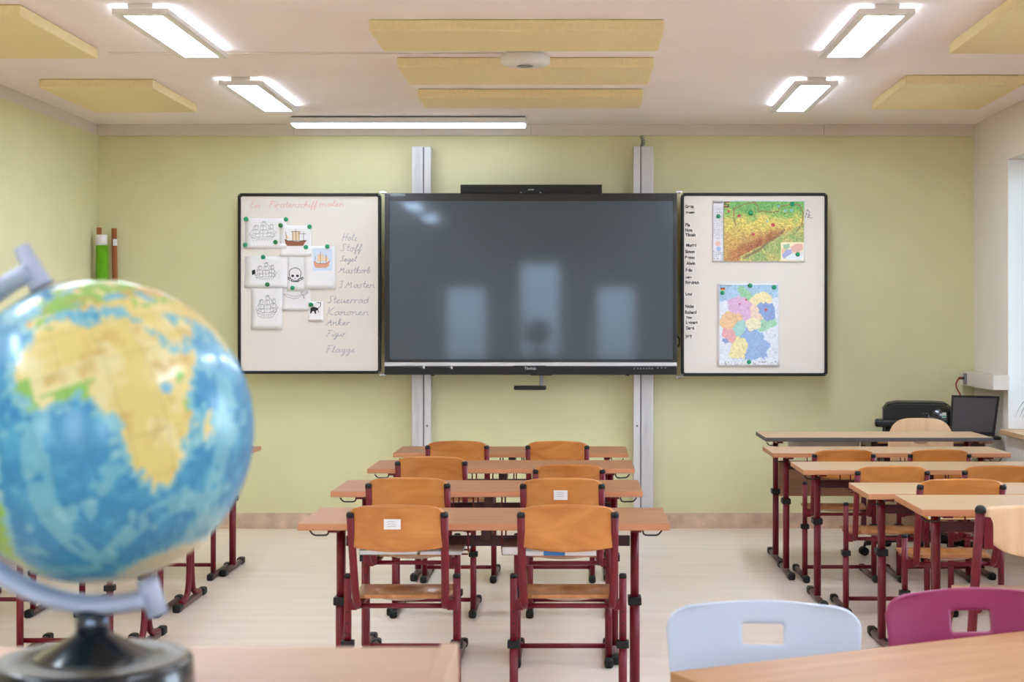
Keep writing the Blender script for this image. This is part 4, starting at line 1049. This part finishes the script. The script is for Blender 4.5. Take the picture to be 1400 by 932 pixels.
bm = NB(); box(bm, -.165, .165, -.05, .08, 0, .02, bev=.004); part('base', fin(bm, 'laptop_base', 'black_plastic'), lp)
bm = NB()
hz = wz(541, YL)-ST; sh = .03
def lid(x, y, z_): return (x+sh*(z_-.02)/hz*0+.0, y, z_)
zl = hz+.004
poly = [(-.152, .02), (.135, .02), (.168, zl-.006), (-.148+.012, zl)]
prism(bm, poly, 'y', .01, .022, bev=.003); ld = part('lid', fin(bm, 'laptop_lid', 'black_plastic'), lp, (0, 0, 0), (-.0, 0, 0))
bm = NB(); prism(bm, [(-.136, .052), (.118, .045), (.150, zl-.02), (-.124, zl-.015)], 'y', .0085, .0115); part('screen', fin(bm, 'laptop_screen', 'screen_dark'), ld)
part('maker_badge', boxm('maker_badge', 'aluminium', -.058, -.042, .0085, .0095, .032, .036), ld)
part('webcam', boxm('webcam', 'aluminium_dark', .005, .009, .0085, .0095, zl-.01, zl-.007), ld)
# cable duct on the window wall with a socket, red lead curling down behind the laptop
t = thing('cable_duct', 'white wall duct with socket ending beside the window reveal', 'duct', (2.70, 10.2, 1.0))
o = rel(t)
part('channel', boxm('duct_channel', 'trim_white', 2.635, XR-.001, 9.78, YB-.023, .995, 1.09, bev=.003), t, o)
part('socket', boxm('duct_socket', 'grey_plastic', 2.622, 2.636, 10.44, 10.50, 1.003, 1.082, bev=.003), t, o)
Yc = 10.45
bm = NB(); tube(bm, arc([(2.62, 10.47, wz(517, Yc)), (wx(1311, Yc), Yc, wz(516.5, Yc)), (wx(1304, Yc), 10.42, wz(526, Yc)), (wx(1313, Yc), 10.38, wz(545, Yc)), (wx(1316, Yc), 10.3, ST+.05), (wx(1318, Yc), 10.25, ST+.006)], 6), .0055, 8)
cb = thing('network_cable', 'red cable curling from the wall socket down behind the laptop', 'cable', (2.62, 10.47, ST))
part('cable', fin(bm, 'red_lead', 'cable_red'), cb, rel(cb))
bm = NB(); tube(bm, [(2.625, 10.47, wz(517, Yc)), (2.585, 10.468, wz(517, Yc))], .009, 8); part('plug', fin(bm, 'cable_plug', 'rubber'), cb, rel(cb))
bm = NB(); Yk = 9.86; pts = arc([(wx(1379, Yk), Yk-.02, .35), (wx(1379.5, Yk), Yk, wz(612, Yk)), (wx(1385, Yk), Yk, wz(596.5, Yk)), (wx(1393, Yk), Yk-.01, wz(612, Yk)), (wx(1393, Yk), Yk-.02, wz(632, Yk)), (wx(1390, Yk), Yk+.02, .30), (wx(1391, Yk), Yk+.02, .004)], 6)
tube(bm, pts, .0035, 6); solo('power_cable', fin(bm, 'power_cable', 'black_plastic'), 'thin black cable looping at the right end of the side table', 'cable')
# spider plant on the sill: only a leaf or two reach into view
pl = thing('potted_plant', 'potted plant with narrow arching leaves on the window sill at right edge', 'plant', (2.90, 9.62, ZS+.03))
bm = NB(); lathe(bm, [(0, 0), (.05, 0), (.065, .11), (.07, .115), (.062, .118), (.055, .1), (0, .1)], 24); part('pot', fin(bm, 'plant_pot', 'pot'), pl)
rnd = random.Random(3)
for k in range(12):
    a = 2*PI*k/12+rnd.uniform(-.2, .2); L_ = rnd.uniform(.14, .2); hgt = rnd.uniform(.12, .2)
    if abs(a-PI) < .6: L_ = .125
    bm = NB(); P2 = [Vector((math.cos(a)*L_*u, math.sin(a)*L_*u, .10+hgt*2.2*u*(1-u*.9)-.06*u*u)) for u in [i/8 for i in range(9)]]
    side = Vector((-math.sin(a), math.cos(a), 0)); A_ = [bm.verts.new(p+side*.008*(1-(i/8)**2+.05)) for i, p in enumerate(P2)]; B_ = [bm.verts.new(p-side*.008*(1-(i/8)**2+.05)) for i, p in enumerate(P2)]; C_ = [bm.verts.new(p+Vector((0, 0, -.003))) for p in P2]
    for i in range(8):
        for q in ((A_[i], C_[i], C_[i+1], A_[i+1]), (C_[i], B_[i], B_[i+1], C_[i+1])): f = bm.faces.new(q); f.smooth = True
    part('leaf', fin(bm, 'leaf', 'leaf', False), pl)

# ------------------------------------------------------------------ foreground: cabinet with globe
CZ = 1.02
t = thing('low_cabinet', 'pale beech cabinet in the foreground carrying the globe', 'cabinet', (-.65, 1.68, 0))
o = rel(t); yf_, yn_ = 1.903, 1.42; xr_, xl_ = -.149, -1.15
part('side_panel', boxm('side_panel', 'cabinet_beech', xr_-.0226, xr_, yn_, yf_, 0, CZ+.005, bev=.002), t, o)
part('side_panel', boxm('side_panel', 'cabinet_beech', xl_, xl_+.0226, yn_, yf_, 0, CZ+.005, bev=.002), t, o)
part('top_panel', boxm('top_panel', 'cabinet_beech', xl_+.0227, xr_-.0227, yn_, yf_-.002, CZ-.02, CZ, bev=.001), t, o)
part('back_panel', boxm('back_panel', 'cabinet_beech', xl_+.0227, xr_-.0227, yf_-.02, yf_-.004, .02, CZ-.0205), t, o)
xm_ = (xl_+xr_)/2
for a, b2 in ((xl_+.0245, xm_-.0015), (xm_+.0015, xr_-.0245)):
    dr = part('door', boxm('cabinet_door', 'cabinet_beech', a, b2, yn_+.001, yn_+.02, .06, CZ-.024, bev=.002), t, o)
    kx = b2-.04 if b2 < xm_ else a+.04
    bm = NB(); tube(bm, [(kx, yn_+.001, .62), (kx, yn_-.018, .62)], .011, 14); part('knob', fin(bm, 'door_knob', 'aluminium'), dr)
part('plinth', boxm('plinth', 'cabinet_beech', xl_+.0227, xr_-.0227, yn_+.03, yf_-.025, 0, .055), t, o)

GY = 1.63; GC = Vector((wx(137, GY), GY, wz(589, GY))); GR = .16
GM_ = Matrix(((0.14908, 0.93724, -0.31519), (-0.97258, 0.19652, 0.12434), (0.17848, 0.28802, 0.94085)))
GM_ = Matrix.Rotation(math.radians(-2.5), 3, 'Y') @ GM_
gl = thing('globe', 'large blurred desktop globe turned to Africa on pale blue arm and black base', 'globe', (GC.x-.008, GC.y, CZ))
og = rel(gl)
LAND = {
 'africa': [(35.8, -5.9), (37, 0), (37.2, 10), (33, 11), (31, 16), (30.5, 19), (33, 22), (31.5, 30), (31, 32.5), (28, 33.5), (22, 37), (15, 39.5), (11, 43), (12, 51), (5, 48.5), (-2, 41.5), (-8, 39.5), (-15, 40.7), (-20, 35), (-25, 35), (-29, 32), (-34, 26), (-34.8, 20), (-32, 18), (-28, 16), (-18, 12), (-12, 13.6), (-6, 12.3), (-1, 9), (4, 9.5), (4.5, 6), (6.3, 3), (4.8, -2), (4.4, -8), (8, -13), (12, -16.5), (15, -17.4), (20, -16.5), (26, -14.5), (30, -10)],
 'madagascar': [(-12, 49.3), (-16, 50), (-25, 47), (-24, 43.8), (-18, 44)],
 'europe': [(36, -6), (37, -9), (43, -9), (43.5, -2), (48, -4.5), (50, 1), (53, 6), (57, 8.5), (54, 10), (54.5, 18), (59, 23), (60, 29), (66, 24), (60, 17), (56, 14), (59, 6), (62, 5), (70, 20), (71, 28), (68, 42), (70, 70), (75, 100), (70, 140), (60, 150), (40, 125), (22, 110), (10, 105), (20, 92), (22, 88), (8, 77), (20, 73), (25, 66), (25.5, 58), (30, 50), (30, 48), (24, 51.5), (26, 56), (22.5, 59.8), (17, 55), (12.7, 45), (17, 42.5), (28, 34.8), (31, 34.3), (36.5, 36), (36.5, 30), (40, 26.5), (38, 24), (36.7, 22.5), (40, 19.5), (45.5, 13.5), (40, 18.3), (38, 16), (44, 9), (43, 4), (41, 2), (37, -1.5)],
 'britain': [(50, -5), (51, 1), (54, 0), (58.5, -3), (57, -6)],
 'south_america': [(12, -72), (10, -62), (4, -51), (-1, -48), (-5, -35.2), (-13, -38.5), (-23, -42), (-34, -53.5), (-39, -62), (-52, -68.5), (-55, -67), (-50, -75), (-30, -71.5), (-18, -70.3), (-5, -81), (2, -79), (8, -77)],
 'antarctica': [(-90, -180), (-71, -180), (-73, -100), (-64, -58), (-76, -40), (-70, -5), (-68, 40), (-66, 90), (-67, 140), (-72, 180), (-90, 180)],
 'greenland': [(60, -44), (70, -22), (82, -25), (82, -60), (76, -68), (68, -53)],
}
def globe_mesh():
    NL, NO = 200, 400
    la = np.linspace(-89.9, 89.9, NL); lo = np.linspace(-180, 180, NO, endpoint=False)
    LO, LA = np.meshgrid(lo, la)
    X = np.cos(np.radians(LA))*np.cos(np.radians(LO)); Yv = np.cos(np.radians(LA))*np.sin(np.radians(LO)); Zv = np.sin(np.radians(LA))
    n1 = vnoise(LO+400, LA+400, .16, 21)*.6+vnoise(LO+400, LA+400, .4, 22)*.4
    n2 = vnoise(LO+400, LA+400, .11, 23)*.65+vnoise(LO+400, LA+400, .3, 24)*.35
    lo2 = LO+(vnoise(LO+400, LA+400, .45, 25)-.5)*5; la2 = LA+(vnoise(LO+400, LA+400, .45, 26)-.5)*5
    deep, mid, shal = np.array((52, 138, 184.)), np.array((84, 168, 200.)), np.array((152, 204, 204.))
    def mixc(a, b2, k): return a+(b2-a)*np.clip(k, 0, 1)[..., None]
    col = mixc(np.broadcast_to(deep, LA.shape+(3,)), mid, (n1-.42)*2.2)
    ridge = np.abs(LO-(-14+10*np.sin(np.radians(LA*2.2))))<5.5
    ridge |= np.abs(LA+52-8*np.sin(np.radians(LO*3)))<4
    ridge |= (np.abs(LO-(62+.25*LA))<5) & (LA < 10)
    ridge |= (np.abs((LA+24)-.75*(LO-5))<4.5) & (LO > -10) & (LO < 14) & (LA < -18)
    soft = vnoise(LO+400, LA+400, .25, 27)
    col = mixc(col, shal, (ridge & (soft > .3))*.55); col = mixc(col, shal, (n2 > .7)*.6)
    dist = np.zeros(LA.shape, bool)
    landm = np.zeros(LA.shape, bool)
    for k, poly in LAND.items():
        p = [(b2, a) for a, b2 in poly]; landm |= inside(lo2, la2, p)
        for dx, dy in ((3, 0), (-3, 0), (0, 3), (0, -3)): dist |= inside(lo2+dx, la2+dy, p)
    col = np.where((dist & ~landm)[..., None], mixc(col, shal, np.full(LA.shape, .75)), col)
    tan, sand, green, brown = np.array((226, 204, 124.)), np.array((232, 218, 160.)), np.array((124, 188, 76.)), np.array((206, 164, 92.))
    lc = mixc(np.broadcast_to(tan, LA.shape+(3,)), sand, (n2-.4)*4); lc = mixc(lc, brown, (n1-.6)*3)
    grn = (n1 < .36) & ((LA > 34) | (LO < -30))
    grn |= (LA < 9) & (LA > 3) & (LO < 10) & (LO > -18) & (soft > .35); grn |= (LO < -11) & (LO > -20) & (LA > 4) & (LA < 17)
    grn |= (LA > 42) & (n2 < .55) & (LO < 60); grn |= (LO > 38) & (LO < 42) & (LA < 4) & (LA > -14) & (soft > .55); grn |= (LO < -38) & (n2 < .6)
    lc = mixc(lc, green, grn*.8)
    hi = (LA > 40) & (LA < 48) & (n1 > .5); lc = mixc(lc, np.array((216, 160, 90.)), hi*.6)
    lc = np.where((LA > 74)[..., None], (224, 226, 214), np.where((LA < -64)[..., None], (200, 196, 160), lc))  # southern tan: reflection of the table painted into the land colour
    lake = np.hypot(LO-33, LA+1) < 2.2; lc = np.where(lake[..., None], (120, 180, 200), lc)
    inland = inside(LO, LA, [(28, 42), (41, 42), (41, 47), (31, 47)][:0]+[(28, 41.5), (41, 41.5), (40, 46), (30, 46)]) | inside(LO, LA, [(48, 37), (54, 37), (52, 46), (47, 45)])
    lc = np.where(inland[..., None], (120, 186, 206), lc)
    col = np.where(landm[..., None], lc, col)
    grid = (np.abs((LA+7.5) % 15-7.5) < .35) | (np.abs((LO+7.5) % 15-7.5) < .35/np.maximum(.2, np.cos(np.radians(LA))))
    col = col*(1-.06*grid[..., None])
    col = np.clip(col, 0, 255)/255.; col = np.where(col <= .04045, col/12.92, ((col+.055)/1.055)**2.4)
    verts = (np.stack([X, Yv, Zv], -1)*GR).reshape(-1, 3)
    idx = np.arange(NL*NO).reshape(NL, NO); a = idx[:-1]; b2 = np.roll(idx, -1, 1)[:-1]; c = np.roll(idx, -1, 1)[1:]; d = idx[1:]
    faces = np.stack([a, b2, c, d], -1).reshape(-1, 4)
    me = bpy.data.meshes.new('globe_ball'); me.from_pydata(verts.tolist(), [], faces.tolist()+[list(map(int, idx[0][::-1])), list(map(int, idx[-1]))])
    at = me.color_attributes.new('Col', 'FLOAT_COLOR', 'POINT'); rgba = np.ones((NL*NO, 4), np.float32); rgba[:, :3] = col.reshape(-1, 3); at.data.foreach_set('color', rgba.ravel())
    me.polygons.foreach_set('use_smooth', [True]*len(me.polygons)); me.materials.append(M['globe_print']); me.update()
    return me
gb = part('globe_ball', globe_mesh(), gl, GC+og); gb.rotation_euler = GM_.to_euler()
# carrying arm: part circle round the ball from the upper left pole clamp down to the lower right clamp
ra = GR*236/205
def gp(r_, deg): return GC+Vector((r_*math.cos(math.radians(deg)), 0, r_*math.sin(math.radians(deg))))
bm = NB(); pts = [gp(ra, 113+(286-113)*k/60) for k in range(61)]
tube(bm, pts, .0105, 12, sx=1.0); bmesh.ops.scale(bm, vec=(1, 1.7, 1), space=Matrix.Translation(-GC), verts=bm.verts)
part('arm', fin(bm, 'globe_arm', 'globe_arm'), gl, og)
bm = NB(); tube(bm, [gp(GR*1.02, 287.5), gp(GR*1.10, 287.5), gp(GR*1.28, 287.5)], .0115, 14); part('lower_clamp', fin(bm, 'lower_clamp', 'globe_arm'), gl, og)
bm = NB(); tube(bm, [gp(GR*1.03, 112), gp(GR*1.06, 112.3), gp(GR*1.33, 113.2)], [.014, .012, .0085], 14); part('upper_clamp', fin(bm, 'upper_clamp', 'globe_arm'), gl, og)
bm = NB(); ax = (GM_ @ Vector((0, 0, 1))).normalized(); q = Vector((0, 0, 1)).rotation_difference(ax).to_matrix().to_4x4()
lathe(bm, [(.045, GR*.965), (.03, GR*.995), (.02, GR*1.008), (0, GR*1.012)], 24); bmesh.ops.transform(bm, matrix=Matrix.Translation(GC) @ q, verts=bm.verts)
part('pole_cap', fin(bm, 'pole_cap', 'device_white'), gl, og)
cxb = gl.location.x
bm = NB(); lathe(bm, [(0, 1.088), (.0175, 1.088), (.0175, GC.z-ra-.004), (0, GC.z-ra-.004)], 24, (cxb, GY)); part('column', fin(bm, 'globe_column', 'column_dark'), gl, og)
bm = NB(); lathe(bm, [(0, 1.093), (.019, 1.093), (.022, 1.090), (.059, 1.069), (.061, 1.0662), (0, 1.0662)], 40, (cxb, GY)); part('cone', fin(bm, 'globe_cone', 'globe_base'), gl, og)
bm = NB(); lathe(bm, [(0, 1.066), (.098, 1.066), (.1035, 1.062), (.1065, CZ+.006), (.104, CZ+.0005), (0, CZ+.0005)], 64, (cxb, GY)); part('base', fin(bm, 'globe_foot', 'globe_base'), gl, og)

bm = NB(); lathe(bm, [(.061, 1.0661), (.061, 1.0667), (.0965, 1.0667), (.098, 1.0661)], 64, (cxb, GY)); part('top_reflection', fin(bm, 'globe_top_reflection', 'globe_base_reflection'), gl, og)  # added matt ring carrying the painted reflection on the black base

# ------------------------------------------------------------------ foreground: angled table with white and pink shell chairs
ang = math.radians(26.3)
t = thing('front_table', 'orange toned beech table in the foreground at lower right', 'table', (.182, 3.09, 0), ang)
TW, TD, TZ = 1.3, .70, .72
bm = NB(); box(bm, 0, TW, -TD, 0, TZ-.026, TZ, bev=.003); part('tabletop', fin(bm, 'front_tabletop', 'table_beech'), t)
for ax_ in (.06, TW-.06):
    for ay in (-TD+.06, -.06):
        bm = NB(); tube(bm, [(ax_, ay, 0), (ax_, ay, TZ-.0265)], .02, 12); part('leg', fin(bm, 'table_leg', 'aluminium'), t)
bm = NB()
for a in ((.06, TW-.06, -.075, -.05), (.06, TW-.06, -TD+.05, -TD+.075), (.05, .075, -TD+.075, -.075), (TW-.075, TW-.05, -TD+.075, -.075)): box(bm, a[0], a[1], a[2], a[3], TZ-.066, TZ-.0265)
part('apron', fin(bm, 'table_apron', 'aluminium'), t)
def shell_chair(x, y, rz, top, W, material, label):
    """one-piece plastic chair facing local -y, grip slot in the back"""
    t = thing('shell_chair', label, 'chair', (x, y, 0), rz, 'plastic shell chairs at the front table')
    bm = NB(); NU, NV = 36, 40; zs_, zb_ = .45, .455
    # back: grid with a slot left open, then seat; the profile runs from the top edge down and forward
    def prof(v):
        if v < .55:
            k = v/.55; return (.0-.05*k-.01*math.sin(k*PI), top-(top-.50)*k)
        k = (v-.55)/.45
        if k < .25:
            a = k/.25*PI/2; return (-.05-.045*math.sin(a)-.0, .50-.045*(1-math.cos(a)))
        k = (k-.25)/.75; return (-.095-.34*k, .455+.004*math.sin(k*PI)-.02*max(0, (k-.8)/.2)**2)
    def hwid(v):
        y_, z_ = prof(v); r = .06
        if z_ > top-r: return W/2-r+math.sqrt(max(0, r*r-(z_-(top-r))**2))
        if v < .55: return W/2-.03*(v/.55)**2
        k = (v-.55)/.45; return W/2-.03+.02*k-(.05*((k-.85)/.15)**2 if k > .85 else 0)
    def fn(u, v):
        y_, z_ = prof(v); x_ = (u*2-1)
        dy = -.030*x_*x_ if v < .55 else -.030*x_*x_*max(0, 1-(v-.55)/.12)
        return (x_*hwid(v), y_+dy, z_-.004*x_*x_*max(0, 1-v*12))
    V = [[None]*(NU+1) for _ in range(NV+1)]
    vv = [(.55*(j/24)**1.15 if j <= 24 else .55+.45*(j-24)/16) for j in range(NV+1)]
    for j in range(NV+1):
        for i in range(NU+1): V[j][i] = bm.verts.new(fn(i/NU, vv[j]))
    sw, st, sb = .046, top-.052, top-.097
    for j in range(NV):
        for i in range(NU):
            c = [V[j][i].co, V[j][i+1].co, V[j+1][i+1].co, V[j+1][i].co]; mx = sum(q.x for q in c)/4; mz = sum(q.z for q in c)/4
            if vv[j] < .5 and abs(mx) < sw and sb < mz < st: continue
            f = bm.faces.new((V[j][i], V[j][i+1], V[j+1][i+1], V[j+1][i])); f.smooth = True
    # pull slot border onto a rounded rectangle
    for v in [v for v in bm.verts if v.is_boundary and v.co.z > .6 and abs(v.co.x) < .1 and v.co.z < top-.03]:
        v.co.x = max(-sw, min(sw, v.co.x*1.04)); v.co.z = max(sb, min(st, v.co.z))
    bmesh.ops.delete(bm, geom=[v for v in bm.verts if not v.link_faces], context='VERTS')
    bmesh.ops.solidify(bm, geom=bm.faces[:], thickness=.009)
    for f in bm.faces: f.smooth = True
    sh = part('shell', fin(bm, 'chair_shell', material), t)
    md = sh.modifiers.new('smooth', 'SUBSURF'); md.levels = 1; md.render_levels = 1
    for s in (-1, 1):
        for ya, yb2 in ((-.13, -.05), (-.36, -.42)):
            bm = NB(); tube(bm, [(s*.13, ya, .43), (s*.16, (ya+yb2)/2, .38), (s*.19, yb2, .008)], .0115, 10); lg = part('leg', fin(bm, 'shell_leg', 'chrome'), t)
            bm = NB(); tube(bm, [(s*.19, yb2, 0), (s*.1885, yb2, .03)], .015, 10); part('foot_cap', fin(bm, 'shell_foot', 'rubber'), lg)
    bm = NB(); tube(bm, [(-.15, -.11, .42), (.15, -.11, .42)], .0115, 8); tube(bm, [(-.15, -.37, .42), (.15, -.37, .42)], .0115, 8); part('seat_bar', fin(bm, 'seat_bar', 'chrome'), t)
    return t
Yw = 3.45
shell_chair(wx(1044.5, Yw), Yw+.03, math.radians(-4), wz(823, Yw), .437, 'plastic_white', 'white plastic chair with grip slot at the foreground table')
Yq = 3.52
shell_chair(wx(1326, Yq), Yq+.03, math.radians(7), wz(805.5, Yq), .425, 'plastic_pink', 'raspberry pink plastic chair with grip slot at the foreground table')
